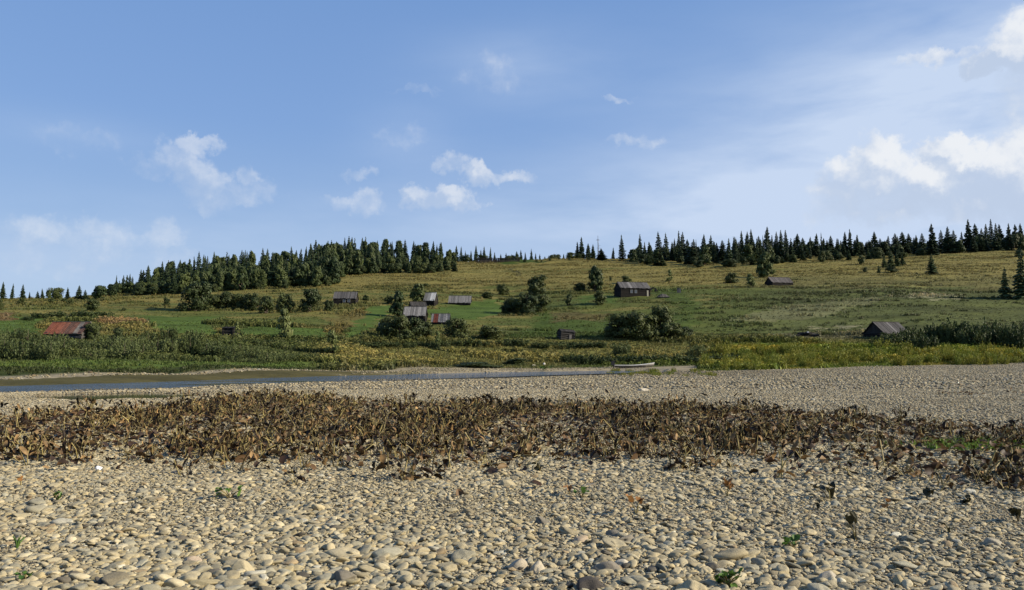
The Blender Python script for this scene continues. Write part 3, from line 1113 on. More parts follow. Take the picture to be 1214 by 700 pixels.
def leafy(kind, mat, nleaf, size, aspect, seed0, thick):
    def fn(i):
        c, bl = crown_mesh(kind + '_crown', kind, seed0 + i, mat, nleaf, size, aspect)
        return trunk_mesh(kind + '_trunk', bl, seed0 + i, thick), c
    return fn


reg('spruce', 9, lambda i: spruce_meshes(400 + i, .155 + .03 * (i % 4), M['spruce'], .06 * (i % 3), 18 + 3 * (i % 3)))
reg('slim', 3, lambda i: spruce_meshes(420 + i, .10, M['spruce'], .15, 22))
reg('young', 3, lambda i: spruce_meshes(430 + i, .27, M['spruce_young'], .0, 18))
reg('tall', 6, leafy('tall', M['leafy'], 2300, .21, .6, 440, .07))
reg('round', 6, leafy('round', M['bush'], 3000, .15, .6, 460, .07))
reg('cone', 3, leafy('cone', M['pale_tree'], 1100, .24, .5, 480, .05))
reg('willow', 5, leafy('willow', M['willow'], 1800, .13, .42, 500, .04))
reg('darkwillow', 4, lambda i: (lambda c: (trunk_mesh('willow_trunk', c[1], 520 + i, .04), c[0]))(crown_mesh('willow_crown', 'willow', 520 + i, M['willow_dark'], 2600, .14, .45)))
reg('weed', 4, lambda i: (lambda c: (trunk_mesh('weed_stem', c[1], 540 + i, .02, .6), c[0]))(crown_mesh('weed_crown', 'willow', 540 + i, M['weed'], 900, .17, .35)))
HAS = {'spruce': 'spruce_tree', 'slim': 'spruce_tree', 'young': 'young_spruce', 'tall': 'leafy_tree', 'round': 'bush', 'cone': 'small_tree', 'willow': 'willow_shrub', 'darkwillow': 'willow_shrub', 'weed': 'tall_weed'}
CATS = {'spruce': 'tree', 'slim': 'tree', 'young': 'tree', 'tall': 'tree', 'round': 'bush', 'cone': 'tree', 'willow': 'shrub', 'darkwillow': 'shrub', 'weed': 'weed'}
TR = random.Random(5)


def tree(kind, loc, width, height, label, group=None, variant=None):
    vs = TREES[kind]
    tm, cm = vs[TR.randrange(len(vs)) if variant is None else variant]
    e = empty(HAS[kind], loc, 0)
    e.rotation_euler = (TR.gauss(0, .022), TR.gauss(0, .022), TR.uniform(0, 6.28))
    if kind in ('spruce', 'slim', 'young'):
        k = width / (2 * {'spruce': .185, 'slim': .10, 'young': .27}[kind])
        e.scale = (k, k, height)
    else:
        e.scale = (width / 2, width / 2, height)
    tag(e, label, CATS[kind], group)
    link('stem' if kind == 'weed' else 'trunk', tm, e)
    link('foliage' if kind == 'weed' else 'crown', cm, e)
    return e


def tree_px(kind, u, vb, wpx, hpx, label, group=None, variant=None, sink=.25):
    x, y, z = hit(u, vb)
    s = y / F
    return tree(kind, (x, y, z - sink), wpx * s, hpx * s + sink, label, group, variant)


# ---- the wood on the left hilltop
GLW = 'trees of the dense wood on the left hilltop'
LL = 'dark green leafy tree within the dense wood on the left hilltop'
LS = 'dark pointed spruce within the dense wood on the left hilltop'
outl = lambda u: np.interp(u, [120, 128, 137, 150, 180, 205, 235, 270, 300, 345, 365, 380, 395, 420, 445, 465, 490, 520, 534, 546], [345, 335, 331, 329, 317, 309, 303, 300, 298, 297, 292, 285, 284, 281, 286, 285, 290, 290, 296, 312])
frnt = lambda u: np.interp(u, [120, 230, 320, 395, 405, 545], [351, 346, 341, 338, 326, 321])
for row in range(5):
    step = 6.8 + row * .4
    u = 130 + row * 3
    while u < 543:
        uu = u + TR.uniform(-3, 3)
        vf = float(frnt(uu)) - .3 * row
        x, y, z = hit(uu, vf)
        y2 = y + row * 17 + TR.uniform(-5, 5)
        x, y2, z = at(uu, y2)
        top = float(outl(uu)) - 4 + (TR.uniform(0, 7) if row >= 3 else TR.uniform(4, 16) + (3 - row) * 4)
        h = zray(top, y2) - z
        sp = TR.random() < (.2 if row < 2 else .66)
        h = min(max(h, 4.5), 21)
        if row < 2:
            h = min(h, TR.uniform(8, 14))
        if sp:
            tree('spruce', (x, y2, z - .3), TR.uniform(5.0, 6.8) * (h / 14) ** .5, h * 1.03 + .3, LS, GLW)
        else:
            tree('tall', (x, y2, z - .3), TR.uniform(5.4, 7.8) * (h / 12) ** .5, h * .92 + .3, LL, GLW)
        u += step * TR.uniform(.8, 1.2)
for i in range(34):          # low fringe along the wood's edge
    uu = TR.uniform(150, 545)
    tree_px('round', uu, float(frnt(uu)) + TR.uniform(-1, 2), TR.uniform(9, 18), TR.uniform(7, 13), 'low dark shrub at the foot of the dense wood on the left hilltop', 'low shrubs along the edge of the left wood')
tree_px('slim', 137, 350, 6, 24, 'thin solitary spruce top rising at the left end of the dense wood')

# ---- the skyline row at far left
row = [(3, 357, 14, 22, 'spruce'), (14, 357, 9, 19, 'spruce'), (26.5, 357, 11, 19.5, 'spruce'), (35, 357, 5, 10, 'slim'), (44.5, 357, 7, 11, 'spruce'), (50.5, 357, 8, 14, 'spruce'),
       (57, 356.5, 9, 13, 'tall'), (67, 357, 21, 15, 'round'), (80, 357, 11, 15, 'spruce'), (93, 357, 15, 18, 'spruce'), (101, 357, 9, 12, 'spruce'), (118, 355, 24, 19, 'tall'), (-12, 358, 14, 22, 'spruce'), (-26, 358, 12, 18, 'spruce')]
for (u, v, w, h, k) in row:
    x, y, z = at(u, 258 + TR.uniform(-6, 6))
    s = y / F
    lab = {'spruce': 'small pointed spruce in the open row on the far left skyline', 'slim': 'tiny thin spruce in the far left skyline row', 'tall': 'rounded leafy tree in the far left skyline row', 'round': 'wide round bush in the far left skyline row'}[k]
    tree(k, (x, y, z - .4), w * s, h * s + .4, lab, 'trees of the far left skyline row')

# ---- ridge in the middle
GM = 'small spruces along the middle of the ridge'
for (u, top, w) in [(541, 291, 9), (546, 292, 9), (552, 297, 6), (558, 297, 7), (564, 291, 10), (570, 296, 8), (574, 292, 8), (581, 293, 8), (586, 299, 8), (594, 301, 7), (600, 300, 8), (607, 301, 6), (613, 298, 9), (618, 296, 8), (623, 299, 8), (630, 295, 9), (635, 300, 5), (640, 301, 7), (646, 304, 6), (650, 303, 6), (668, 301, 6)]:
    x, y, z = at(u, TR.uniform(500, 525))
    tree('spruce', (x, y, z - .4), w * 1.1 * y / F, max(zray(top, y) - z, 3) + .4, 'small distant spruce on the skyline at the middle of the ridge', GM)
for (u, top, w) in [(553, 302, 16), (572, 302, 18), (604, 303, 14), (612, 302, 16), (655, 302, 12), (660, 301, 14), (676, 299, 15), (684, 300, 14)]:
    x, y, z = at(u, TR.uniform(495, 505))
    tree('round', (x, y, z - .4), w * y / F, max(zray(top, y) - z, 2) + .4, 'low dark bush on the skyline at the middle of the ridge', 'low bushes along the middle of the ridge')

# ---- spruces on the right ridge
GR = 'spruces of the wood along the right ridge'
LR = 'dark spruce in the wood along the right ridge'
tops = [(685, 288, 9), (690, 282, 11), (697, 290, 10), (703, 291, 9), (713, 296, 12), (727, 295, 5), (759, 279, 10), (764, 288, 10), (770, 288, 12), (782, 276, 12), (787, 292, 14), (791, 277, 9), (797, 288, 11), (800, 284, 9), (805, 275, 8), (810, 276, 13), (815, 285, 12), (822, 285, 16), (834, 279, 13), (843, 280, 13), (850, 289, 10), (857, 286, 14), (864, 284, 12), (872, 282, 15), (880, 275, 12), (886, 276, 12), (892, 273, 14), (900, 281, 12), (909, 270, 17), (916, 280, 12), (921, 276, 11), (926, 274, 12), (932, 274, 14), (938, 284, 11), (945, 278, 13), (953, 283, 12), (961, 282, 12), (968, 278, 10), (976, 284, 12), (985, 281, 14), (993, 284, 10), (1001, 276, 12), (1008, 273, 12), (1016, 280, 12), (1022, 288, 12), (1030, 286, 10), (1037, 276, 15), (1045, 284, 12), (1053, 281, 12), (1062, 278, 14), (1070, 276, 14), (1078, 278, 12), (1086, 280, 12), (1094, 278, 14), (1117, 274, 12), (1124, 270, 15), (1132, 274, 12), (1141, 276, 12), (1158, 266, 14), (1165, 272, 12), (1170, 267, 14), (1176, 261, 14), (1182, 266, 12), (1187, 267, 14), (1197, 266, 14), (1205, 267, 12), (1211, 266, 14), (1220, 264, 14), (1230, 270, 13), (1240, 262, 15)]
rfront = lambda u: np.interp(u, [680, 760, 860, 930, 1000, 1100, 1214], [307, 312, 315, 309, 306, 302, 297])
for (u, top, w) in tops:
    x, y, z = hit(u, float(rfront(u)) + .3)
    x, y, z = at(u, y + TR.uniform(2, 45))
    k = 'slim' if w < 9 else 'spruce'
    tree(k, (x, y, z - .3), w * 1.3 * y / F, zray(top - 1.5, y) - z + .3, LR, GR)
for i in range(150):          # fill behind and between
    u = TR.uniform(750, 1245)
    x, y, z = hit(u, float(rfront(u)) + .3)
    x, y, z = at(u, y + TR.uniform(4, 60))
    top = float(np.interp(u, [750, 800, 900, 1000, 1100, 1214], [294, 290, 285, 286, 283, 276])) + TR.uniform(-3, 8)
    h = max(zray(top, y) - z, 4)
    if TR.random() < .6:
        tree('spruce', (x, y, z - .3), TR.uniform(5, 7.2), h + .3, LR, GR)
    else:
        tree('tall', (x, y, z - .3), TR.uniform(6, 9.5), h * .85 + .3, 'dark leafy tree among the spruces along the right ridge', 'leafy trees of the right ridge wood')
for i in range(26):
    u = TR.uniform(745, 1235)
    x, y, z = hit(u, float(rfront(u)) + .3)
    x, y, z = at(u, y + TR.uniform(2, 30))
    top = float(np.interp(u, [750, 800, 900, 1000, 1100, 1214], [284, 280, 276, 278, 276, 265])) + TR.uniform(-2, 10)
    tree('slim', (x, y, z - .3), TR.uniform(1.6, 3.0), max(zray(top, y) - z, 4) + .3, LR, GR)
for i in range(40):
    u = TR.uniform(755, 1100)
    tree_px('round' if TR.random() < .5 else 'young', u, float(rfront(u)) + TR.uniform(0, 3.5), TR.uniform(9, 16), TR.uniform(7, 14), 'low young growth at the foot of the right ridge wood', 'low young growth along the edge of the right wood')
tree_px('spruce', 737.5, 309, 17, 31, 'full isolated spruce on the ridge right of a bare dead trunk', variant=0)
x, y, z = hit(709, 306)
e = empty('dead_tree', (x, y, z - .3))
tag(e, 'bare thin dead trunk standing among spruces on the skyline', 'tree')
mb = MB()
hh = zray(279, y) - z
mb.tube([(0, 0, 0), (.1, 0, hh * .5), (.0, 0, hh)], [.35, .25, .08], 6)
mb.build('trunk', M['bark'], e, True)
mb = MB()
for k in range(14):
    a, q = TR.uniform(0, 6.3), TR.uniform(.35, .9) * hh
    l = (hh - q) * .25 + .5
    mb.tube([(0, 0, q), (l * math.cos(a), l * math.sin(a), q + TR.uniform(-.4, .3))], [.1, .03], 4)
mb.build('dead_branches', M['bark'], e)
tree_px('spruce', 1106, 303, 19, 39, 'tall broad spruce standing proud at the edge of the right ridge wood', variant=2)
tree_px('spruce', 1149, 299, 21, 40, 'tallest broad spruce on the right skyline', variant=5)
tree_px('tall', 1138, 300, 16, 15, 'lighter green leafy bush between two tall spruces on the right ridge')
tree_px('tall', 1183, 297, 10, 12, 'pale green young tree before the spruces near the right end of the ridge')

# ---- single trees and bushes on the hillside
T = tree_px
T('young', 1105, 325.5, 19, 25, 'young symmetrical spruce alone on the open right slope', variant=0)
T('young', 1192, 354, 20, 38, 'smaller spruce beside a tall one at the right edge of the slope', variant=1)
T('young', 1211, 355, 30, 62, 'tall dark spruce cut by the right edge of the photo', variant=2)
T('tall', 907, 329, 25, 30, 'dark full tree standing directly behind a small grey hut', variant=1)
T('round', 1209, 305, 12, 9, 'dark round bush at the right edge below the ridge wood')
for (u, v, w, h) in [(1049, 318, 12, 16), (1056, 317, 14, 20), (1064, 316, 12, 18), (1070, 315, 11, 13)]:
    T('young', u, v, w, h, 'young dark spruce in a small clump on the right slope', 'young spruces in the clump on the right slope')
T('round', 1057, 323, 16, 7, 'low dark bush at the foot of the young spruce clump')
T('round', 1021, 314, 10, 12, 'dark little bush below the ridge wood left of the young spruce clump')
T('round', 1026, 323, 7, 6, 'tiny bush on the slope lower left of the young spruce clump')
T('young', 1042, 324, 7, 10, 'tiny spruce on the slope just left of the young spruce clump')
T('round', 867, 336, 19, 13, 'grey green round bush left of a small conical bush below the right wood')
T('cone', 890, 340, 14, 15, 'small dark pointed bush left of the small grey hut', variant=0)
T('cone', 794, 334, 9, 14, 'small conical tree alone on the yellow upper meadow', variant=1)
T('tall', 706, 346, 23, 31, 'ovoid leafy tree standing above a darker round bush on the mid slope', variant=2)
T('round', 688, 346, 18, 11, 'low scrub at the left foot of an ovoid leafy tree')
T('round', 711, 361, 17, 17, 'very dark round bush just left of the large dark log house')
T('tall', 674, 363, 11, 15, 'small ovoid dark bush alone between large thicket and round bush', variant=3)
T('round', 742, 336, 17, 9, 'low bush showing behind the roof of the large dark log house')
T('round', 724, 333, 4, 4, 'tiny dark bush left of the large dark log house')
T('round', 637, 351, 30, 25, 'dark rounded bush topping the large thicket on the mid slope', variant=1)
for (u, v, w, h) in [(608, 372, 30, 20), (625, 373, 34, 26), (642, 370, 24, 22), (600, 372, 16, 11)]:
    T('round', u, v, w, h, 'dark bush forming the large thicket on the mid slope', 'bushes of the large mid slope thicket')
T('round', 596, 350, 17, 14, 'dark bush upper left of the large mid slope thicket')
T('round', 578, 354, 18, 8, 'low green bush left of the mid slope thicket beside the grey barn')
T('round', 505, 341, 11, 5, 'tiny flat dark bush on the yellow meadow above the village')
T('tall', 471, 376, 25, 31, 'leafy tree behind the left end of a broken grey roof', variant=4)
T('tall', 496, 362, 24, 26, 'leafy tree left of the bright grey roofed hut', variant=5)
T('round', 462, 360, 14, 10, 'low dark shrub behind the leafy tree in the village')
for (u, v, w, h) in [(460, 402, 28, 26), (474, 404, 34, 31), (492, 404, 32, 28), (505, 403, 24, 22), (453, 397, 16, 18)]:
    T('round', u, v, w, h, 'dark dense bush of the village thicket in front of a grey roof', 'bushes of the village thicket')
T('round', 541, 403, 38, 27, 'dark spreading bush right of the village thicket', variant=2)
T('round', 580, 402, 34, 17, 'low dark scrub right of the spreading village bush')
T('cone', 519, 414, 10, 20, 'slender light green sapling in front of the village thicket', variant=2)
T('round', 519, 415, 10, 8, 'dark clump at the foot of a slender light green sapling')
T('tall', 434, 356, 12, 6, 'low grey green shrub right of the hut with two white windows')
T('round', 232, 369, 38, 38, 'large rounded tree in front of the left wood, biggest on the left meadow', variant=4)
for (u, v, w, h) in [(254, 367, 24, 18), (268, 367, 22, 22), (284, 367, 26, 19), (300, 369, 26, 22), (316, 372, 22, 22)]:
    T('round', u, v, w, h, 'green bush in the hedge right of the large rounded tree', 'bushes of the hedge below the left wood')
T('round', 337, 371, 27, 24, 'grey green rounded bush left of a darker round one', variant=3)
T('round', 368, 370, 28, 29, 'dark round bush left of the hut with two white windows', variant=0)
T('round', 389, 369, 14, 14, 'small bush touching the left wall of the hut with two white windows')
T('cone', 337, 404, 25, 37, 'pale green pointed tree alone in front of the mown field', variant=0)
T('cone', 393, 421, 20, 28, 'small light leafy sapling alone on the low river meadow', variant=1)
T('round', 109, 369, 20, 15, 'dark bush on the meadow above the rusty roofed barn')
T('round', 197, 363, 9, 10, 'small grey bush left of the large rounded tree')
T('round', 140, 408, 17, 20, 'dark pointed bush rising from the willow belt right of the rusty roofed barn', variant=5)
T('round', 109, 403, 24, 21, 'green bush covering the right end of the rusty roofed barn', variant=2)
for (u, v, w, h) in [(50, 377, 30, 7), (75, 377, 36, 9), (100, 376, 40, 8), (125, 375, 24, 6), (33, 380, 16, 5)]:
    T('darkwillow', u, v, w, h, 'low dark scrub in the line above the rusty roofed barn', 'low scrub above the rusty roofed barn')
for (u, v, w, h) in [(62, 360, 11, 6), (77, 360, 9, 6), (84, 362, 7, 8), (26, 361, 10, 8), (0, 368, 8, 14), (147, 369, 6, 4)]:
    T('round', u, v, w, h, 'tiny bush dotted on the far left meadow', 'tiny bushes of the far left meadow')
T('cone', 281, 405, 10, 22, 'slim green shrub touching the right wall of the small dark shed', variant=2)
for (u, v, w, h) in [(735, 401, 34, 30), (750, 402, 36, 34), (768, 402, 30, 30), (785, 401, 32, 40), (800, 402, 26, 20), (812, 401, 20, 14), (723, 401, 18, 14)]:
    T('round', u, v, w * 1.15, h, 'dark bush of the wide thicket below the large log house', 'bushes of the wide thicket below the large log house')
T('willow', 736, 421, 34, 17, 'olive green shrub on the low meadow above the boat', variant=0)
T('willow', 828, 421, 26, 14, 'light green shrub on the low meadow right of the boat', variant=1)
T('round', 565, 436, 60, 7, 'low dark green sedge clump on the far shingle edge', variant=0)
T('round', 612, 433, 40, 8, 'second low sedge clump on the far shingle edge right of the longer one', variant=1)
for i in range(10):
    T('round', TR.uniform(570, 700), TR.uniform(305.5, 312), TR.uniform(3, 6), TR.uniform(2, 4), 'tiny dark juniper dotted on the upper meadow below the ridge', 'tiny dark junipers on the upper meadow')
for (u, v, w, h) in [(697, 433, 34, 14), (676, 431, 26, 12), (725, 433, 40, 13), (760, 432, 44, 13), (795, 432, 44, 13), (830, 432, 44, 12), (862, 430, 36, 12)]:
    T('darkwillow', u, v, w, h, 'low dark green bank shrub in the line behind the boat', 'low bank shrubs behind the boat')
for i in range(34):
    u = 285 + i * 13 + TR.uniform(-5, 5)
    T('darkwillow', u, TR.uniform(408, 412.5), TR.uniform(16, 34), TR.uniform(4.5, 8), 'low dark scrub on the terrace edge across the river', 'low scrub on the terrace edge')
# willow belt on the left bank
GW = 'willow shrubs of the left bank belt'
for i in range(40):
    u = -25 + i * 9.2 + TR.uniform(-4, 4)
    d = float(FAR(u)) + TR.uniform(28, 38) if i % 2 else float(FAR(u)) + TR.uniform(36, 52)
    x, y, z = at(u, d)
    h = TR.uniform(1.6, 2.9) * (1.25 if 185 < u < 240 else 1) * (.72 if u > 250 else 1)
    tree('willow', (x, y, z - .2), TR.uniform(2.6, 4.2), h * (1 if u < 320 else .8), 'grey green willow shrub in the dense belt along the left bank', GW)
for i in range(10):
    u = 290 + i * 14 + TR.uniform(-5, 5)
    x, y, z = at(u, float(FAR(u)) + TR.uniform(25, 33))
    tree('willow', (x, y, z - .2), TR.uniform(2, 3.2), TR.uniform(.9, 1.6), 'low willow scrub tapering off the right end of the left bank belt', 'low willow scrub on the left bank')
# dark willow belt at the right
for i in range(22):
    u = 1048 + i * 9.4 + TR.uniform(-5, 5)
    vb = TR.uniform(407, 417)
    hp = float(np.interp(u, [1040, 1080, 1130, 1170, 1214, 1260], [16, 22, 30, 31, 33, 34])) * TR.uniform(.85, 1.12)
    T('darkwillow', u, vb, TR.uniform(24, 38), hp, 'dark green willow in the thick belt right of the low gabled barn', 'dark willows of the right bank belt')
# yellow green weeds at the right
GY = 'tall yellow green weeds along the right gravel edge'
for i in range(150):
    u = TR.uniform(835, 1240)
    lo = float(np.interp(u, [835, 900, 1000, 1214], [441, 439, 435, 432]))
    vb = lo - TR.random() ** 1.3 * 22
    T('weed', u, vb, TR.uniform(10, 22), TR.uniform(9, 18) * (1 if vb > 415 else .7), 'tall yellow green weed in the strip along the right gravel edge', GY)

# ------------------------------------------------------------------ grass and herbs (uncountable)
def tuft_mesh(name, seed, nb, h, spread, w, head=0.0):
    r = np.random.default_rng(seed)
    V, Fc, Tn = [], [], []
    for i in range(nb):
        a = r.uniform(0, 2 * pi)
        b = np.array([r.normal(0, spread * .4), r.normal(0, spread * .4), -.05])
        H = h * r.uniform(.5, 1.1)
        ln = r.uniform(.1, .55) * H
        d = np.array([math.cos(a), math.sin(a), 0])
        s = np.array([-d[1], d[0], 0]) * w * r.uniform(.6, 1.3)
        m = b + d * ln * .35 + np.array([0, 0, H * .6])
        t = b + d * ln + np.array([0, 0, H])
        k = len(V)
        V += [b - s, b + s, m + s * .8, t, m - s * .8]
        Fc += [(k, k + 1, k + 2, k + 4), (k + 4, k + 2, k + 3)]
        br = r.uniform(.75, 1.2)
        Tn += [(br, br, br)] * 5
        if r.random() < head:
            k = len(V)
            V += [t - s * 1.3, t + s * 1.3, t + s * 1.1 + np.array([0, 0, .16 * h]), t - s * 1.1 + np.array([0, 0, .16 * h])]
            Fc += [(k, k + 1, k + 2, k + 3)]
            Tn += [(1.35, 1.25, 1.15)] * 4
    return mesh_from(name, V, Fc, M['grass'], False, np.array(Tn))


tufts = [tuft_mesh('grass_tuft_%d' % i, 600 + i, 12, .42, .5, .06, .15) for i in range(4)] + [tuft_mesh('tall_tuft_%d' % i, 620 + i, 16, .75, .7, .085, .25) for i in range(4)]
rg = np.random.default_rng(61)


def sample_land(n, d0, d1, smin=-.78, smax=.78):
    d = np.sqrt(rg.uniform(d0 ** 2, d1 ** 2, n))
    s = rg.uniform(smin, smax, n)
    return s * d, d


def grow(name, n, d0, d1, sc, dens=1.0):
    x, y = sample_land(n, d0, d1)
    z = ground(x, y)
    c, g = land(x, y, z)
    uu = np.clip(CX + F * x / y, -690, 1900)
    g = np.where(y < GSPLIT(uu) + 1.0, 0, g)
    ok = rg.random(n) < np.clip(g * 1.5, 0, 1) * dens
    x, y, z, c, g = x[ok], y[ok], z[ok], c[ok], g[ok]
    m = len(x)
    S = sc * rg.uniform(.6, 1.3, m) * (.35 + .9 * g) * (1 + y / 900)
    pick = np.where(g > .6, 4 + rg.integers(0, 4, m), rg.integers(0, 4, m))
    tint = c * rg.uniform(.84, 1.16, (m, 1)) * np.stack([rg.uniform(.92, 1.12, m), np.ones(m), rg.uniform(.8, 1.1, m)], 1) * 1.05
    scatter(name, np.stack([x, y, z], 1), np.stack([rg.normal(0, .1, m), rg.normal(0, .1, m), rg.uniform(0, 6.28, m)], 1), np.stack([S * 1.2, S * 1.2, S], 1), pick, tint, tufts)


grow('bank_grass', 80000, 64, 165, .72)
grow('meadow_grass', 130000, 165, 500, .50, .85)

# ------------------------------------------------------------------ dead butterbur plants
def crumpled_leaf(r, L, W):
    """a dry leaf: 3 x 5 grid, curled across and along"""
    V, Fc = [], []
    curl, bend = r.uniform(.6, 2.0), r.uniform(-.6, 2.2)
    for i in range(5):
        t = i / 4
        w = W * math.sin(pi * (t * .82 + .12)) ** .7
        for j in (-1, 0, 1):
            V.append((j * w * math.cos(curl * .5) + r.gauss(0, .05) * W, L * math.sin(bend * t) / max(abs(bend), .3) if abs(bend) > .1 else L * t, abs(j) * w * math.sin(curl * .5) - L * (1 - math.cos(bend * t)) * .5 + r.gauss(0, .12) * W))
    for i in range(4):
        for j in range(2):
            k = i * 3 + j
            Fc.append((k, k + 1, k + 4, k + 3))
    return V, Fc


def place(V, loc, yaw, pitch):
    cy, sy, cp, sp = math.cos(yaw), math.sin(yaw), math.cos(pitch), math.sin(pitch)
    o = []
    for (x, y, z) in V:
        y, z = y * cp - z * sp, y * sp + z * cp
        o.append((x * cy - y * sy + loc[0], x * sy + y * cy + loc[1], z + loc[2]))
    return o


def dead_plant_parts(seed):
    r = random.Random(seed)
    stems, leaves = [], []
    ns = r.choice([2, 3, 3, 4])
    for i in range(ns):
        a = r.uniform(0, 6.28)
        H = r.uniform(.14, .40)
        ln = r.uniform(.05, .30)
        b = (r.uniform(-.06, .06), r.uniform(-.06, .06), -.02)
        m = (b[0] + math.cos(a) * ln * .4, b[1] + math.sin(a) * ln * .4, H * .6)
        t = (b[0] + math.cos(a) * ln, b[1] + math.sin(a) * ln, H)
        e = (b[0] + math.cos(a) * ln * 1.5, b[1] + math.sin(a) * ln * 1.5, H * r.uniform(.55, .95))
        mb = MB()
        q = r.uniform(.006, .011)
        mb.tube([b, m, t, e], [q, q * .9, q * .75, q * .4], 4)
        stems.append(mb)
        for _ in range(r.choice([1, 2, 2])):
            V, Fc = crumpled_leaf(r, r.uniform(.09, .19), r.uniform(.022, .05))
            lb = MB()
            lb.add(place(V, e if r.random() < .6 else t, a - pi / 2 + r.uniform(-.7, .7), r.uniform(-1.7, .6)), Fc)
            leaves.append(lb)
    for i in range(r.choice([2, 3, 4])):
        V, Fc = crumpled_leaf(r, r.uniform(.08, .17), r.uniform(.03, .065))
        lb = MB()
        lb.add(place(V, (r.uniform(-.2, .2), r.uniform(-.2, .2), .05), r.uniform(0, 6.28), r.uniform(-.3, .5)), Fc)
        leaves.append(lb)
    return stems, leaves


DEAD = [dead_plant_parts(700 + i) for i in range(12)]
dead_meshes, dead_joined = [], []
for st, lv in DEAD:
    dead_meshes.append(([m.mesh('stem', M['straw']) for m in st], [m.mesh('leaf', M['deadleaf'], True) for m in lv]))
    V, Fc, Mi = [], [], []
    for grp, mi in ((st, 0), (lv, 1)):
        for m in grp:
            b = len(V)
            V += m.V
            Fc += [tuple(i + b for i in f) for f in m.F]
            Mi += [mi] * len(m.F)
    me = mesh_from('dead_plant', V, Fc, M['straw'])
    me.materials.append(M['deadleaf'])
    me.polygons.foreach_set('material_index', np.array(Mi, dtype=np.int32))
    dead_joined.append(me)

top_e = lambda u: np.interp(u, [-200, 0, 60, 150, 210, 300, 400, 500, 600, 800, 900, 1000, 1100, 1214, 1400], [496, 496, 488, 488, 480, 469, 474, 478, 482, 481, 487, 494, 503, 511, 515])
bot_e = lambda u: 9 + np.interp(u, [-200, 0, 100, 200, 300, 400, 500, 600, 700, 800, 900, 1000, 1100, 1214, 1400], [545, 548, 549, 552, 549, 556, 562, 556, 558, 552, 552, 562, 574, 584, 586])
rd = np.random.default_rng(71)
n = 30000
d = np.sqrt(rd.uniform(9.4 ** 2, 36 ** 2, n))
x = rd.uniform(-1, 1, n) * (.72 * d + 1.8)
z = ground(x, d)
u, v = project(x, d, z)
cl = fbm(x / 1.3, d / 1.3, 72, 3)
te, be = top_e(u) + (cl - .5) * 14, bot_e(u) + (fbm(x / .9, d / .9, 73, 3) - .5) * 26
inb = sst(v, te - 2, te + 4) * (1 - sst(v, be - 34, be + 16))
clump = .08 + 1.0 * sst(cl, .40, .64)
sc_ = rd.random(n) < .006 * (v > be) * (v < be + 45) * (u > 200)
ok = (rd.random(n) < inb * clump * .43 * (1 - .3 * sst(d, 12, 30))) | sc_
far_band = (u > 1105) & (v > 449 + (cl - .5) * 10) & (v < 470) & (rd.random(n) < .3)
ok &= z > -.07
x, d, z, u, v = x[ok], d[ok], z[ok], u[ok], v[ok]
Pd = np.stack([x, d, z], 1)
m = len(x)
scd = rd.uniform(.45, 1.12, m) * (1 + .25 * sst(d, 16, 30))
od = np.argsort(-scd / d * ((u > 5) & (u < 1209)))
lab = 'withered brown butterbur with straw stems and curled leaves in the wide dead band'
for k in od[:285]:
    e = empty('dead_plant', Pd[k])
    e.rotation_euler = (float(rd.normal(0, .25)), float(rd.normal(0, .25)), float(rd.uniform(0, 6.28)))
    e.scale = (scd[k],) * 3
    tag(e, lab, 'dead plant', 'withered plants of the wide dead band')
    stm, lvm = dead_meshes[int(rd.integers(12))]
    for me in stm:
        link('stem', me, e)
    for me in lvm:
        link('leaf', me, e)
kk = od[285:]
scatter('dead_plants', Pd[kk], np.stack([rd.normal(0, .28, len(kk)), rd.normal(0, .28, len(kk)), rd.uniform(0, 6.28, len(kk))], 1), np.repeat(scd[kk], 3).reshape(-1, 3), rd.integers(0, 12, len(kk)), np.ones((len(kk), 3)), dead_joined)
print('dead plants', m)
# litter of fallen leaves and straw between them
n = 26000
d = np.sqrt(rd.uniform(9 ** 2, 36 ** 2, n))
x = rd.uniform(-1, 1, n) * (.72 * d + 1.8)
z = ground(x, d)
u, v = project(x, d, z)
be = bot_e(u) + (fbm(x / .9, d / .9, 73, 3) - .5) * 26
pr = sst(v, top_e(u) - 2, top_e(u) + 3) * (1 - sst(v, be - 34, be + 8)) * .9 + .010 * (v > be) * (v < be + 50) + .25 * (u > 1110) * (v > 449) * (v < 470) * (fbm(x / 2, d / 2, 74, 2) > .5)
ok = (rd.random(n) < pr) & (z > -.08)
x, d, z = x[ok], d[ok], z[ok]
m = len(x)
lit_shapes = []
for i in range(6):
    rr = random.Random(740 + i)
    V, Fc = crumpled_leaf(rr, .16, .055)
    lit_shapes.append(mesh_from('litter_leaf_%d' % i, V, Fc, M['dead_inst'], True, np.ones((len(V), 3))))
for i in range(3):
    mb = MB()
    mb.tube([(0, 0, 0), (.03, .12, .02), (.0, .26, .0)], [.006, .006, .003], 4)
    lit_shapes.append(mb.mesh('litter_straw_%d' % i, M['dead_inst']))
pk = rd.choice(9, m, p=[.12] * 6 + [.28 / 3] * 3)
tn = np.where((pk >= 6)[:, None], C(.27, .22, .095), np.array([(.05, .027, .014), (.10, .058, .026), (.17, .11, .05), (.035, .022, .014)])[rd.integers(0, 4, m)]) * rd.uniform(.7, 1.25, (m, 1))
scatter('leaf_litter', np.stack([x, d, z + rd.uniform(.03, .12, m)], 1), np.stack([rd.normal(0, .5, m), rd.normal(0, .5, m), rd.uniform(0, 6.28, m)], 1), np.repeat(rd.uniform(.6, 1.3, m), 3).reshape(-1, 3), pk, tn, lit_shapes)
# dark weeds at the water's end in front of the boat, and scattered along the shingle edge
for i in range(46):
    u = TR.uniform(720, 850)
    T('weed', u, TR.uniform(440, 446.5), TR.uniform(7, 13), TR.uniform(3, 6), 'low yellowing weed at the end of the water in front of the boat', 'low weeds in front of the boat')


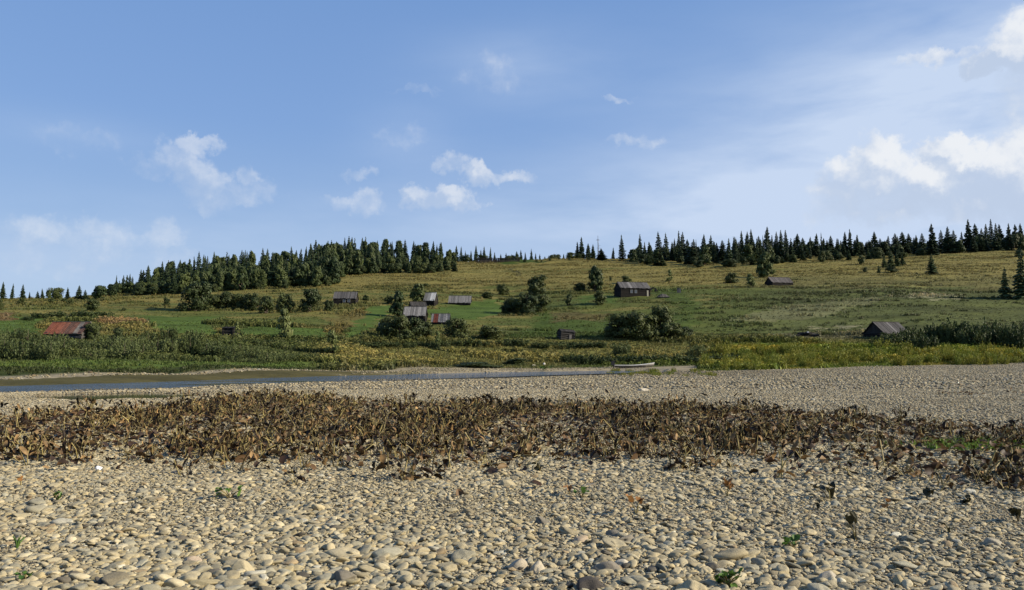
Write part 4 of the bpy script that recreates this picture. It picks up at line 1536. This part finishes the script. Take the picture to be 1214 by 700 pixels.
# ------------------------------------------------------------------ plants that stand alone on the near gravel
def lone_plant(u, v, hpx, seed, nst, nlf, mats, label, name, cat, leafw=.5, lean=0.5):
    x, y, z = hit(u, v)
    s = y / F
    H = hpx * s * (.68 if mats[1] is KL else (.75 if hpx > 24 else 1))
    r = random.Random(seed)
    e = empty(name, (x, y, z), 0)
    tag(e, label, cat)
    for i in range(nst):
        a = r.uniform(0, 6.28)
        l = H * r.uniform(.1, lean)
        mb = MB()
        t = (math.cos(a) * l, math.sin(a) * l, H * r.uniform(.45, .8))
        mb.tube([(0, 0, -.02), (t[0] * .4, t[1] * .4, t[2] * .6), t], [.007, .006, .004], 5)
        mb.build('stem', mats[0], e)
        for k in range(nlf):
            V, Fc = crumpled_leaf(r, H * r.uniform(.4, .75), H * leafw * r.uniform(.3, .55))
            lb = MB()
            lb.add(place(V, t if k == 0 else tuple(c * r.uniform(.3, .9) for c in t), a - pi / 2 + r.uniform(-1.2, 1.2), r.uniform(-.5, 1.3)), Fc)
            lb.build('leaf', mats[1], e, True)
    return e


DL = mat_leaf('rust_brown_leaf', C(.20, .10, .035), C(.30, .15, .05), .2, patch=9)
KL = mat_leaf('blackened_leaf', C(.02, .022, .012), C(.05, .045, .02), .1, patch=9)
S_, D_, G_ = M['straw'], M['deadleaf'], M['greenleaf']
lone_plant(755, 612, 28, 1, 3, 1, (S_, DL), 'rust brown upright leaf pair casting a long shadow on the gravel', 'withered_plant', 'plant', .8, .3)
lone_plant(766, 609, 13, 21, 3, 2, (S_, KL), 'blackened low leaf clump beside a rust brown upright leaf pair', 'withered_plant', 'plant', .9)
lone_plant(861, 590, 20, 2, 2, 1, (S_, DL), 'curled orange brown leaf balled up on the gravel right of centre', 'withered_plant', 'plant', 1.0, .2)
lone_plant(675, 588, 14, 3, 3, 1, (S_, DL), 'small brown leaf clump with green foot on the middle gravel', 'withered_plant', 'plant', .9)
lone_plant(690, 591, 12, 31, 4, 1, (S_, G_), 'small green leaves right of a brown leaf clump on the middle gravel', 'green_plant', 'plant', .8)
lone_plant(24, 579, 13, 4, 2, 1, (S_, DL), 'orange brown crumpled leaf at the left edge of the gravel', 'withered_plant', 'plant', 1.0, .2)
lone_plant(68, 595, 12, 5, 5, 1, (S_, G_), 'small bright green tuft on the left gravel below an orange brown leaf', 'green_plant', 'plant', .7)
lone_plant(272, 592, 15, 6, 7, 1, (S_, G_), 'wider green weed patch on the gravel below the dead plants left of centre', 'green_plant', 'plant', .6, .9)
lone_plant(30, 690, 12, 7, 6, 1, (S_, G_), 'small green weed at the bottom left corner of the gravel', 'green_plant', 'plant', .7, .9)
lone_plant(20, 652, 22, 8, 6, 0, (G_, G_), 'sparse upright grass shoots on the gravel at lower left', 'green_plant', 'plant', .3, .5)
lone_plant(863, 696, 28, 9, 8, 2, (S_, G_), 'leafy bright green plant at the bottom of the gravel right of centre', 'green_plant', 'plant', .6, .9)
lone_plant(940, 653, 15, 10, 4, 2, (S_, G_), 'broad green leaf clump on the lower right gravel', 'green_plant', 'plant', .9, .8)
lone_plant(1015, 641, 34, 11, 2, 2, (S_, KL), 'blackened leaf plant on dark stalks on the lower right gravel', 'withered_plant', 'plant', .7, .4)
lone_plant(984, 594, 36, 12, 2, 2, (S_, KL), 'dark plant with an arching stalk and drooping leaf below the dead band', 'withered_plant', 'plant', .7, .9)
lone_plant(970, 606, 16, 13, 2, 2, (S_, KL), 'small dark leaf plant left of the arching stalk', 'withered_plant', 'plant', .9)
lone_plant(1098, 594, 24, 14, 3, 2, (S_, KL), 'blackened broad leaf lying slanted on the shaded right gravel', 'withered_plant', 'plant', .8)
lone_plant(1125, 633, 18, 15, 2, 2, (S_, KL), 'slim dark pointed leaf on the right gravel below a broader one', 'withered_plant', 'plant', .7)
lone_plant(1166, 572, 30, 16, 3, 2, (S_, KL), 'dark upright leaves at the far right of the dead band', 'withered_plant', 'plant', .7, .4)
lone_plant(1208, 620, 26, 17, 3, 2, (S_, KL), 'dark leaves at the right edge of the gravel', 'withered_plant', 'plant', .7)
lone_plant(1148, 600, 18, 18, 3, 2, (S_, KL), 'small dark leaf clump between two larger ones on the right gravel', 'withered_plant', 'plant', .8)
lone_plant(1052, 604, 14, 19, 2, 2, (S_, DL), 'small brown leaf remnants on the right gravel', 'withered_plant', 'plant', .8)
lone_plant(162, 594, 12, 20, 3, 1, (S_, KL), 'thin dark twig clump on the left gravel', 'withered_plant', 'plant', .4, .9)
lone_plant(640, 560, 16, 22, 4, 2, (S_, KL), 'black leaf heap at the front edge of the dead band in the middle', 'withered_plant', 'plant', 1.0)
lone_plant(645, 440, 5, 23, 6, 1, (S_, G_), 'tiny green islet weed in the far water', 'green_plant', 'plant', 1.5, 1.5)

# bright grass patch at the far right of the band
x0, y0, z0 = hit(1190, 530)
n = 260
gx, gy = x0 + rg.normal(0, .9, n), y0 + rg.normal(0, .5, n)
scatter('green_grass', np.stack([gx, gy, ground(gx, gy)], 1), np.stack([rg.normal(0, .2, n), rg.normal(0, .2, n), rg.uniform(0, 6.28, n)], 1), np.repeat(rg.uniform(.3, .55, n), 3).reshape(-1, 3) * np.array([.5, .5, .6]), rg.integers(0, 4, n), C(.11, .17, .025) * rg.uniform(.7, 1.3, (n, 1)), tufts)


# ------------------------------------------------------------------ buildings
GREY, DGREY, BLK = C(.22, .21, .20), C(.11, .105, .10), C(.020, .017, .015)


def hut(name, label, cat, u, v, wpx, hw, W, rise, yaw=0.0, roof=GREY, wall=BLK, ov=.35, windows=(), door=None, sheets=None, depth=None, bright=None, lean=0.0, gaps=(), d=None):
    if d is None:
        x, y, z = hit(u, v)
    else:
        x, y, z = at(u, d)
    s = y / F
    L = wpx * s / max(.5, math.cos(yaw))
    r = random.Random(int(u * 7 + v))
    e = empty(name, (x, y + W * .5, z), yaw)
    e.rotation_euler = (0, lean, yaw)
    tag(e, label, cat)
    h2 = W / 2
    lg = MB()
    nc_ = max(3, int(hw / .26))
    ch = hw / nc_
    for k in range(nc_):
        zc = -.5 + (hw + .5) * (k + .5) / nc_
        q = (hw + .5) / nc_ * .52
        tn = tuple(wall * r.uniform(.55, 1.2))
        ex = .22
        for sy in (-1, 1):
            lg.tube([(-L / 2 - ex + r.uniform(-.06, .06), sy * h2, zc), (L / 2 + ex + r.uniform(-.06, .06), sy * h2, zc)], [q, q * .95], 6, tn)
        for sx in (-1, 1):
            lg.tube([(sx * L / 2, -h2 - ex, zc + q * .3), (sx * L / 2, h2 + ex, zc + q * .3)], [q * .97, q], 6, tn)
    lg.build('log_wall', M['logs'], e)
    for sx in (-1, 1):
        gb = MB()
        nb = max(5, int(W / .3))
        for k in range(nb):
            y0_, y1_ = -h2 + W * k / nb, -h2 + W * (k + 1) / nb - .015
            f = lambda yy: hw + rise * (1 - abs(yy) / h2) - .05
            xo = sx * (L / 2 + .03 + r.uniform(0, .02))
            V = [(xo - .02, y0_, hw - .1), (xo - .02, y1_, hw - .1), (xo - .02, y1_, max(f(y1_), hw - .05)), (xo - .02, y0_, max(f(y0_), hw - .05))]
            V += [(xo + .02, a, b) for (_, a, b) in V]
            gb.add(V, [(0, 1, 2, 3), (7, 6, 5, 4), (0, 4, 5, 1), (1, 5, 6, 2), (2, 6, 7, 3), (3, 7, 4, 0)], tuple(wall * r.uniform(.6, 1.3)))
        gb.build('gable', M['logs'], e)
    sl_ = rise / h2
    for sy in (-1, 1):
        ey, ez = sy * (h2 + ov), hw - ov * sl_
        x0_, x1_ = -L / 2 - ov, L / 2 + ov
        ru = MB()

        def plank(m, xa, xb, tn, lift, ext):
            ya, yb = sy * .0, ey * (1 + ext)
            za, zb = hw + rise + .06 + lift, hw + rise + .06 + lift - sl_ * abs(yb)
            V = [(xa, ya, za), (xb, ya, za), (xb, yb, zb), (xa, yb, zb)]
            V += [(a, b, c - .05) for a, b, c in V]
            Fq = [(0, 1, 2, 3), (7, 6, 5, 4), (0, 4, 5, 1), (1, 5, 6, 2), (2, 6, 7, 3), (3, 7, 4, 0)]
            m.add(V, Fq, tn)
        if sheets and sy == -1:
            n_ = len(sheets)
            for k, c in enumerate(sheets):
                m = MB()
                a, b = x0_ + (x1_ - x0_) * k / n_, x0_ + (x1_ - x0_) * (k + 1) / n_
                plank(m, a, b - .05, tuple(c), r.uniform(0, .05), r.uniform(-.04, .03))
                for q in range(3):
                    xx_ = a + (b - a) * (q + .5) / 3
                    plank(m, xx_ - .02, xx_ + .02, tuple(c * .85), .07, -.06)
                m.build('roof_sheet', M['rust'], e)
            continue
        xp = x0_
        while xp < x1_:
            w_ = r.uniform(.2, .42)
            f_ = (xp - x0_) / (x1_ - x0_)
            tn = roof * r.uniform(.5, 1.05)
            if bright and sy == -1 and bright[0] < f_ < bright[1]:
                tn = roof * r.uniform(1.3, 2.0)
            if not any(a < f_ < b for a, b in gaps):
                plank(ru, xp, min(xp + w_ - .03, x1_), tuple(tn), r.uniform(0, .05), r.uniform(-.06, .05))
            xp += w_
        ru.build('roof_slope', M['roof_wood'], e)
    rb = MB()
    rb.box(-L / 2 - ov, L / 2 + ov, -.12, .12, hw + rise + .075, hw + rise + .13, tuple(roof * .7))
    rb.build('ridge_board', M['roof_wood'], e)
    for (wx, wz, ww, wh) in windows:
        fr = MB()
        yf = -h2 - .2
        for (a, b, c_, d_) in ((-ww / 2 - .08, -ww / 2, -wh / 2 - .08, wh / 2 + .08), (ww / 2, ww / 2 + .08, -wh / 2 - .08, wh / 2 + .08), (-ww / 2, ww / 2, -wh / 2 - .08, -wh / 2), (-ww / 2, ww / 2, wh / 2, wh / 2 + .08), (-.025, .025, -wh / 2, wh / 2)):
            fr.box(wx + a, wx + b, yf - .05, yf + .12, wz + c_, wz + d_)
        fo = fr.build('window', M['frame'], e)
        pn = MB()
        pn.box(wx - ww / 2, wx + ww / 2, yf + .02, yf + .05, wz - wh / 2, wz + wh / 2)
        pn.build('pane', M['glass'], fo)
    if door:
        dx, dw, dh, dc = door
        db = MB()
        for k in range(4):
            db.box(dx + dw * k / 4, dx + dw * (k + 1) / 4 - .015, -h2 - .24, -h2 - .18, 0, dh, tuple(C(*dc) * r.uniform(.8, 1.2)))
        db.build('door', M['logs'], e)
    return e


RUST = [k * .50 + C(.03, .027, .025) for k in [C(.30, .075, .03), C(.33, .085, .03), C(.36, .10, .04), C(.27, .085, .04), C(.16, .07, .045), C(.20, .08, .045), C(.25, .22, .19), C(.14, .06, .04)]]
hut('barn', 'weathered barn with a rusty red sheet metal roof by the left willows', 'barn', 76, 403, 41, 1.0, 3.6, 1.5, -.04, sheets=RUST, wall=C(.07, .065, .06), ov=.35, d=115)
hut('shed', 'small dark shed with a flat overhanging roof beside a mown field', 'shed', 270.5, 402, 12, 1.8, 2.0, .12, 0, roof=C(.03, .028, .026), ov=.25, wall=C(.04, .035, .03))
hut('log_house', 'dark log house with two white windows and a grey plank roof, left of the village', 'house', 408, 362, 25, 2.0, 4.8, 1.9, 0.05, windows=((-.1, 1.15, .6, .65), (1.2, 1.15, .6, .65)), roof=C(.10, .095, .092), ov=.3)
hut('log_house', 'village house with a grey plank roof half hidden by the thicket', 'house', 491, 384, 23, 2.0, 5.0, 2.0, 0.0, roof=C(.21, .20, .19), ov=.4)
hut('log_house', 'dark roofed house with black gable showing behind the grey half hidden roof', 'house', 494, 369, 16, 1.4, 4.0, 1.1, .3, roof=C(.05, .046, .042), ov=.3)
hut('log_house', 'upper village hut with a bright silvery roof above a dark wall', 'house', 510, 363, 11, 1.8, 4.2, 2.2, -.15, roof=C(.27, .265, .25), ov=.35, bright=(.55, 1.0))
hut('barn', 'long grey plank barn at the back of the bright green village field', 'barn', 545, 362, 24, .9, 5.0, 2.0, .0, roof=C(.17, .163, .155), ov=.4)
hut('shed', 'shed with a patched grey roof and rust red sheets before the green field', 'shed', 522, 385, 18, .8, 4.0, 1.7, 0, sheets=[k * .62 for k in [C(.26, .25, .24), C(.20, .055, .035), C(.19, .055, .035), C(.30, .29, .28), C(.24, .235, .23), C(.29, .28, .27), C(.33, .32, .31), C(.27, .265, .26)]], ov=.4)
hut('shed', 'small black leaning shed on the terrace edge in the middle', 'shed', 671, 403, 15, 1.6, 2.2, .35, .25, roof=C(.035, .032, .03), ov=.25, wall=C(.04, .037, .034), lean=.09, door=(.25, .5, 1.0, (.13, .12, .11)))
hut('log_house', 'large dark log house with two small windows and a grey roof on the mid slope', 'house', 751, 352, 35, 2.7, 5.6, 1.9, .22, windows=((-1.3, 1.5, .6, .85), (.1, 1.5, .6, .85)), roof=C(.115, .11, .108), ov=.3, door=(3.7, .55, 1.9, (.30, .28, .22)), bright=(.3, .36))
hut('log_house', 'small grey hut beside a dark full tree on the right slope', 'house', 926, 339.5, 26, 1.4, 4.6, 1.9, .25, roof=C(.10, .09, .087), ov=.3)
hut('barn', 'low barn with dark plank roof and left gable, half sunk in the right willows', 'barn', 1058, 403, 33, 1.4, 5.2, 2.1, .36, roof=C(.065, .062, .062), ov=.45, wall=C(.03, .027, .025), bright=(.45, .52))


def simple(name, label, cat, u, v, fn, yaw=0.0):
    x, y, z = hit(u, v)
    e = empty(name, (x, y, z), yaw)
    tag(e, label, cat)
    fn(e, y / F)
    return e


def sunken(e, s):
    L = 14 * s
    for sy in (-1, 1):
        m = MB()
        n_ = 12
        for k in range(n_):
            a, b = -L / 2 + L * k / n_, -L / 2 + L * (k + 1) / n_ - .03
            hgt = lambda t: 1.15 * (1 - abs(t * 2 / L) ** 1.6 * .7)
            m.add([(a, 0, hgt(a)), (b, 0, hgt(b)), (b, sy * 1.5, .02), (a, sy * 1.5, .02), (a, 0, hgt(a) - .08), (b, 0, hgt(b) - .08), (b, sy * 1.4, -.2), (a, sy * 1.4, -.2)],
                  [(0, 1, 2, 3), (7, 6, 5, 4), (0, 4, 5, 1), (1, 5, 6, 2), (2, 6, 7, 3), (3, 7, 4, 0)], tuple(C(.05, .045, .04) * TR.uniform(.6, 2.2)))
        m.build('roof_slope', M['roof_wood'], e)


simple('root_cellar', 'sunken dark cellar roof in the grass right of the large dark log house', 'cellar', 786, 353, sunken)


def posty(e, s):
    m = MB()
    for k in range(3):
        m.box(-2.2 * s + k * 1.5 * s, -2.2 * s + k * 1.5 * s + 1.2 * s, -.25, .25, -.3, (5.8 - k * .4) * s, tuple(C(.09, .088, .085) * (1 + .25 * k)))
    m.build('board', M['logs'], e)
    m = MB()
    m.box(-2.6 * s, 2.6 * s, -.4, .4, 5.9 * s, 6.2 * s, tuple(C(.06, .058, .055)))
    m.build('cap_board', M['roof_wood'], e)


simple('outhouse', 'narrow grey outhouse standing alone right of the sunken cellar roof', 'outhouse', 805, 347.5, posty)


def woodpile(e, s):
    m = MB()
    for k in range(26):
        a = TR.uniform(-5, 5) * s
        zz = TR.uniform(0, 1) * (1 - abs(a) / (6 * s)) * 7 * s
        m.tube([(a, -.7, zz), (a + TR.uniform(-.5, .5), .8, zz + TR.uniform(-.1, .2))], [.2, .17], 6, tuple(C(.03, .028, .025) * TR.uniform(.6, 1.6)))
    m.build('log', M['logs'], e)['kind'] = 'stuff'


simple('woodpile', 'heap of black timber between the large log house and the outhouse', 'woodpile', 774, 346, woodpile)


def beams(e, s):
    for k in range(7):
        m = MB()
        a = (-10 + k * 2.8) * s
        m.tube([(a - 4 * s, TR.uniform(-.6, .6), .12 + .5 * (k % 2)), (a + 5 * s, TR.uniform(-.6, .6), .35 + .45 * (1 - abs(k - 2) / 4))], [.28, .22], 7, tuple(C(.018, .017, .016) * TR.uniform(.8, 1.6)))
        m.build('beam', M['logs'], e)
    m = MB()
    m.box(-2 * s, 0, -.6, -.3, .75, 1.05, (.5, .48, .46))
    m.build('pale_board', M['roof_wood'], e)


simple('timber_heap', 'black collapsed timber heap lying in pale grass left of the low barn', 'timber heap', 958, 399.5, beams)


def longlog(e, s):
    n_ = 26
    L = 53 * s
    for k in range(n_):
        m = MB()
        a = -L / 2 + L * k / n_
        m.box(a, a + L / n_ * TR.uniform(.8, .97), -.5, .5, -.5, TR.uniform(3.6, 4.8) * s, tuple(C(.05, .04, .032) * TR.uniform(.6, 1.5)))
        m.build('board', M['logs'], e)
    m = MB()
    m.box(-L / 2, L / 2, -.75, .75, 4.85 * s, 5.3 * s, (.075, .065, .05))
    m.build('rail', M['logs'], e)


simple('board_fence', 'long dark board fence along the middle of the ridge', 'fence', 590, 311.5, longlog)


def pale_post(e, s):
    m = MB()
    m.tube([(0, 0, -.3), (.05, 0, 7 * s)], [1.1 * s, 1.0 * s], 6, (.4, .39, .36))
    m.build('post', M['roof_wood'], e)


simple('gate_post', 'short pale post at the left edge of the village thicket', 'post', 449.5, 390, pale_post)
boulder(632, 422.5, 4, 3, C(.65, .63, .58), 'small white stone on the low meadow across the water', 321, name='stone', cat='stone')
boulder(645, 432.5, 4, 3.5, C(.5, .47, .42), 'pale stone on the far shingle edge across the water', 322, name='stone', cat='stone')
boulder(633, 434.5, 7, 3, C(.42, .38, .3), 'two toned flat stone left of the pale one on the far shingle', 323, name='stone', cat='stone')


# ------------------------------------------------------------------ boat
def boat():
    x, y, z = at(752, 121)
    z = max(z, -.38)
    s = y / F
    L = 47 * s
    e = empty('rowing_boat', (x, y, z), 0.06)
    tag(e, 'long narrow grey white wooden boat with raised bow moored at the end of the water', 'boat')
    st = 15

    def sec(t):
        w = .58 * (1 - max(0, (t - .45) / .55) ** 2.2) * (.78 + .22 * min(1, t / .3)) + .02
        sheer = .30 + .95 * max(0, t - .35) ** 1.9 + .05 * (1 - t)
        keel = .02 + .85 * max(0, t - .45) ** 2
        return w, sheer, keel
    V, Fc, Tn = [], [], []
    for i in range(st):
        t = i / (st - 1)
        w, sh, kl = sec(t)
        xx = -L / 2 + L * t
        ring = [(-w, sh), (-w * .86, kl + .2), (-w * .6, kl), (w * .6, kl), (w * .86, kl + .2), (w, sh), (w - .05, sh), (w * .84 - .04, kl + .22), (w * .56, kl + .05), (-w * .56, kl + .05), (-w * .84 + .04, kl + .22), (-w + .05, sh)]
        for k, (a, b) in enumerate(ring):
            V.append((xx + (b - kl) * .18 * t, a, b))
            up = k in (0, 5, 6, 11)
            Tn.append((.50, .48, .44) if up else ((.16, .145, .12) if k in (1, 4) else (.05, .042, .035)))
    for i in range(st - 1):
        for k in range(12):
            k2 = (k + 1) % 12
            Fc.append((i * 12 + k, (i + 1) * 12 + k, (i + 1) * 12 + k2, i * 12 + k2))
    Fc += [tuple(range(12)), tuple(range((st - 1) * 12, st * 12))[::-1]]
    Tn[:12] = [(.05, .045, .04)] * 12
    link('hull', mesh_from('hull', V, Fc, M['boat'], False, np.array(Tn)), e)
    for sy in (-1, 1):
        m = MB()
        pts = []
        for i in range(st):
            w, sh, kl = sec(i / (st - 1))
            pts.append((-L / 2 + L * i / (st - 1) + (sh - kl) * .18 * i / (st - 1), sy * w, sh + .02))
        m.tube(pts, [.045] * st, 5, (.62, .60, .56))
        m.build('gunwale', M['boat'], e)
    for t in (.2, .45, .68):
        w, sh, kl = sec(t)
        m = MB()
        m.box(-L / 2 + L * t - .12, -L / 2 + L * t + .12, -w * .9, w * .9, sh - .14, sh - .10, (.34, .30, .25))
        m.build('thwart', M['boat'], e)
    m = MB()
    m.box(-L / 2 - .52, -L / 2 - .02, -.22, .22, .36, 1.0, (.012, .012, .013), fn=lambda a, b, c: (a + (.06 if c > .9 and a < -L / 2 - .2 else 0), b * (.8 if c > .9 else 1), c))
    m.box(-L / 2 - .24, -L / 2 - .10, -.06, .06, -.25, .42, (.02, .02, .02))
    m.box(-L / 2 - .32, -L / 2 - .02, -.02, .02, -.16, -.05, (.03, .03, .03))
    m.build('outboard_motor', M['boat'], e)


boat()

# ------------------------------------------------------------------ labels that tell alike things apart
NEARL = [(700, 695, 'beside the blackish boulder'), (625, 678, 'beside the squarish and rounded pale pair'), (730, 678, 'beside the grey brown cracked boulder'), (986, 690, 'near the blocky boulder at bottom right'), (863, 690, 'near the leafy bright green plant'),
         (940, 653, 'near the broad green leaf clump'), (755, 612, 'near the rust brown upright leaves'), (861, 590, 'near the curled orange brown leaf'), (675, 588, 'near the small brown leaf clump'), (68, 595, 'near the small bright green tuft'),
         (82, 645, 'near the bright yellowish round cobble'), (226, 671, 'near the brownish flat boulder'), (30, 690, 'near the weed in the bottom left corner'), (272, 592, 'near the wider green weed patch'), (1015, 641, 'near the blackened plant on dark stalks'),
         (1180, 648, 'near the far right grey flat stone'), (400, 690, 'at the bottom edge left of centre'), (480, 625, 'on the gravel left of centre'), (1125, 690, 'at the bottom right corner'), (150, 690, 'at the bottom edge far left'), (370, 640, 'on the left middle gravel'), (560, 640, 'on the gravel just left of centre'), (800, 650, 'between the green plant and rust brown leaves'), (1098, 594, 'near the slanted blackened leaf'), (520, 695, 'at the bottom edge near the centre')]
DEADL = [(24, 579, 'above the orange brown leaf at left'), (117, 558, 'behind the white bright stone'), (200, 540, 'in the left part of the band'), (272, 560, 'above the wider green weed patch'), (380, 550, 'left of the band\'s middle'), (480, 555, 'near the band\'s middle'), (580, 555, 'just left of the black leaf heap'), (640, 560, 'around the black leaf heap'), (720, 555, 'above the rust brown upright leaves'), (800, 555, 'right of the band\'s middle'), (880, 555, 'above the curled orange brown leaf'), (985, 570, 'around the plant with an arching stalk'), (1098, 590, 'by the slanted blackened leaf'), (1175, 575, 'in the far right of the band')]
WOOD = [(150, 'at its left end'), (232, 'above the large rounded tree'), (290, 'above the hedge'), (368, 'above the dark round bush'), (420, 'above the hut with white windows'), (490, 'above the village'), (535, 'at its right end')]
RIDGE = [(695, 'around the bare dead trunk'), (765, 'right of the full isolated spruce'), (820, 'above the small conical meadow tree'), (870, 'above the grey green bush'), (915, 'above the small grey hut'), (970, 'right of the small grey hut'), (1040, 'above the young spruce clump'), (1090, 'above the lone young spruce'), (1149, 'by the tallest broad spruce'), (1210, 'at its right end')]
BANKL = [(10, 'left of the rusty barn'), (75, 'below the rusty barn'), (140, 'below the dark pointed bush'), (205, 'below the mown field'), (270, 'below the flat roofed shed'), (337, 'below the pale pointed tree'), (393, 'by the light leafy sapling')]
WEEDL = [(850, 'at its left end'), (905, 'left of the timber heap'), (958, 'below the timber heap'), (1010, 'left of the low barn'), (1060, 'below the low barn'), (1130, 'before the dark willows'), (1205, 'at its right end')]
MIDL = [(540, 'above the village'), (590, 'by the board fence'), (640, 'right of the board fence'), (680, 'near the dead trunk')]
TERL = [(300, 'below the mown field'), (400, 'by the light leafy sapling'), (480, 'below the village thicket'), (541, 'below the spreading village bush'), (610, 'left of the leaning shed'), (671, 'below the leaning shed'), (740, 'below the wide thicket')]
BOATL = [(735, 'at the motor end'), (765, 'below the bow'), (800, 'right of the bow'), (840, 'far right of the bow')]
TAB = {'trees of the dense wood on the left hilltop': WOOD, 'low shrubs along the edge of the left wood': WOOD, 'spruces of the wood along the right ridge': RIDGE, 'leafy trees of the right ridge wood': RIDGE, 'low young growth along the edge of the right wood': RIDGE,
       'willow shrubs of the left bank belt': BANKL, 'tall yellow green weeds along the right gravel edge': WEEDL, 'small spruces along the middle of the ridge': MIDL, 'low scrub on the terrace edge': TERL, 'low weeds in front of the boat': BOATL, 'dark willows of the right bank belt': [(1060, 'below the low barn'), (1120, 'right of the low barn'), (1210, 'at the right edge')]}
SHORT = {'dark green leafy tree within the dense wood on the left hilltop': 'leafy tree in the left hilltop wood', 'dark pointed spruce within the dense wood on the left hilltop': 'pointed spruce in the left hilltop wood', 'low dark shrub at the foot of the dense wood on the left hilltop': 'low shrub edging the left hilltop wood',
         'dark spruce in the wood along the right ridge': 'dark spruce in the right ridge wood', 'dark leafy tree among the spruces along the right ridge': 'dark leafy tree in the right ridge wood', 'low young growth at the foot of the right ridge wood': 'low young growth edging the right ridge wood',
         'grey green willow shrub in the dense belt along the left bank': 'willow shrub in the left bank belt', 'tall yellow green weed in the strip along the right gravel edge': 'yellow green weed in the right gravel strip', 'small distant spruce on the skyline at the middle of the ridge': 'small distant spruce on the middle ridge',
         'low dark scrub on the terrace edge across the river': 'low dark scrub on the terrace edge', 'low yellowing weed at the end of the water in front of the boat': 'low yellowing weed in front of the boat', 'dark green willow in the thick belt right of the low gabled barn': 'dark willow in the right bank belt'}
ORD = ['leftmost', 'second from left', 'third from left', 'fourth from left', 'fifth from left', 'sixth from left', 'seventh from left', 'eighth from left', 'ninth from left', 'tenth from left', 'eleventh from left', 'twelfth from left', 'thirteenth from left', 'fourteenth from left']


def refine():
    sets = {}
    for o in list(COL.objects):
        if o.parent or 'group' not in o or 'label' not in o:
            continue
        u, v = project(*o.location)
        g = o['group']
        if g == 'pale cobbles on the near riverbank':
            c = o.color
            lum = c[0] * .4 + c[1] * .5 + c[2] * .1
            tone = 'reddish' if c[0] > c[1] * 1.3 else 'dark grey' if lum < .2 else 'grey' if c[0] < c[2] * 1.42 else 'cream' if lum > .37 else 'beige' if lum > .29 else 'tan'
            sx, sy, sz = o.scale
            w = 2 * sx / o.location.y * F
            size = 'large' if w > 24 else 'medium' if w > 17 else 'small'
            shp = 'flat' if sz < .42 * sx else 'rounded'
            if sx > 1.55 * sy:
                shp = 'elongated ' + shp
            o['label'] = '%s %s %s cobble %s' % (size, shp, tone, min(NEARL, key=lambda k: math.hypot(k[0] - u, (k[1] - v) * 1.5))[2])
        elif g == 'withered plants of the wide dead band':
            hgt = 'tall' if o.scale.x > 1.15 else 'low' if o.scale.x < .8 else 'medium high'
            nl = sum(1 for c in o.children if c.name.startswith('leaf'))
            o['label'] = '%s withered brown plant with %s curled leaves %s' % (hgt, 'many' if nl > 7 else 'several' if nl > 5 else 'few', min(DEADL, key=lambda k: math.hypot(k[0] - u, k[1] - v))[2])
        else:
            lab = SHORT.get(o['label'], o['label'])
            if g in TAB:
                lab += ', ' + min(TAB[g], key=lambda k: abs(k[0] - u))[1]
            sets.setdefault((g, lab), []).append((u, o))
    for (g, lab), it in sets.items():
        it.sort(key=lambda k: k[0])
        for i, (u, o) in enumerate(it):
            h = o.scale.z
            if len(it) == 1:
                o['label'] = lab
            elif len(it) <= 14:
                o['label'] = lab + ', ' + ('rightmost' if i == len(it) - 1 else ORD[i])
            else:
                md = sorted(k[1].scale.z for k in it)
                tl = 'tall' if h > md[len(md) * 2 // 3] else 'short' if h < md[len(md) // 3] else 'middling'
                sub = [k for k in it]
                side = 'left part' if i < len(it) / 3 else 'right part' if i >= len(it) * 2 / 3 else 'middle'
                o['label'] = tl + ' ' + lab + ', ' + side


refine()
for o in list(COL.objects):
    if 'label' in o and len(o['label'].replace(',', ' ').split()) > 16:
        w = o['label'].split()
        while len(w) > 16 and 'the' in w:
            w.remove('the')
        o['label'] = ' '.join(w[:16])
print('objects', len(bpy.data.objects))
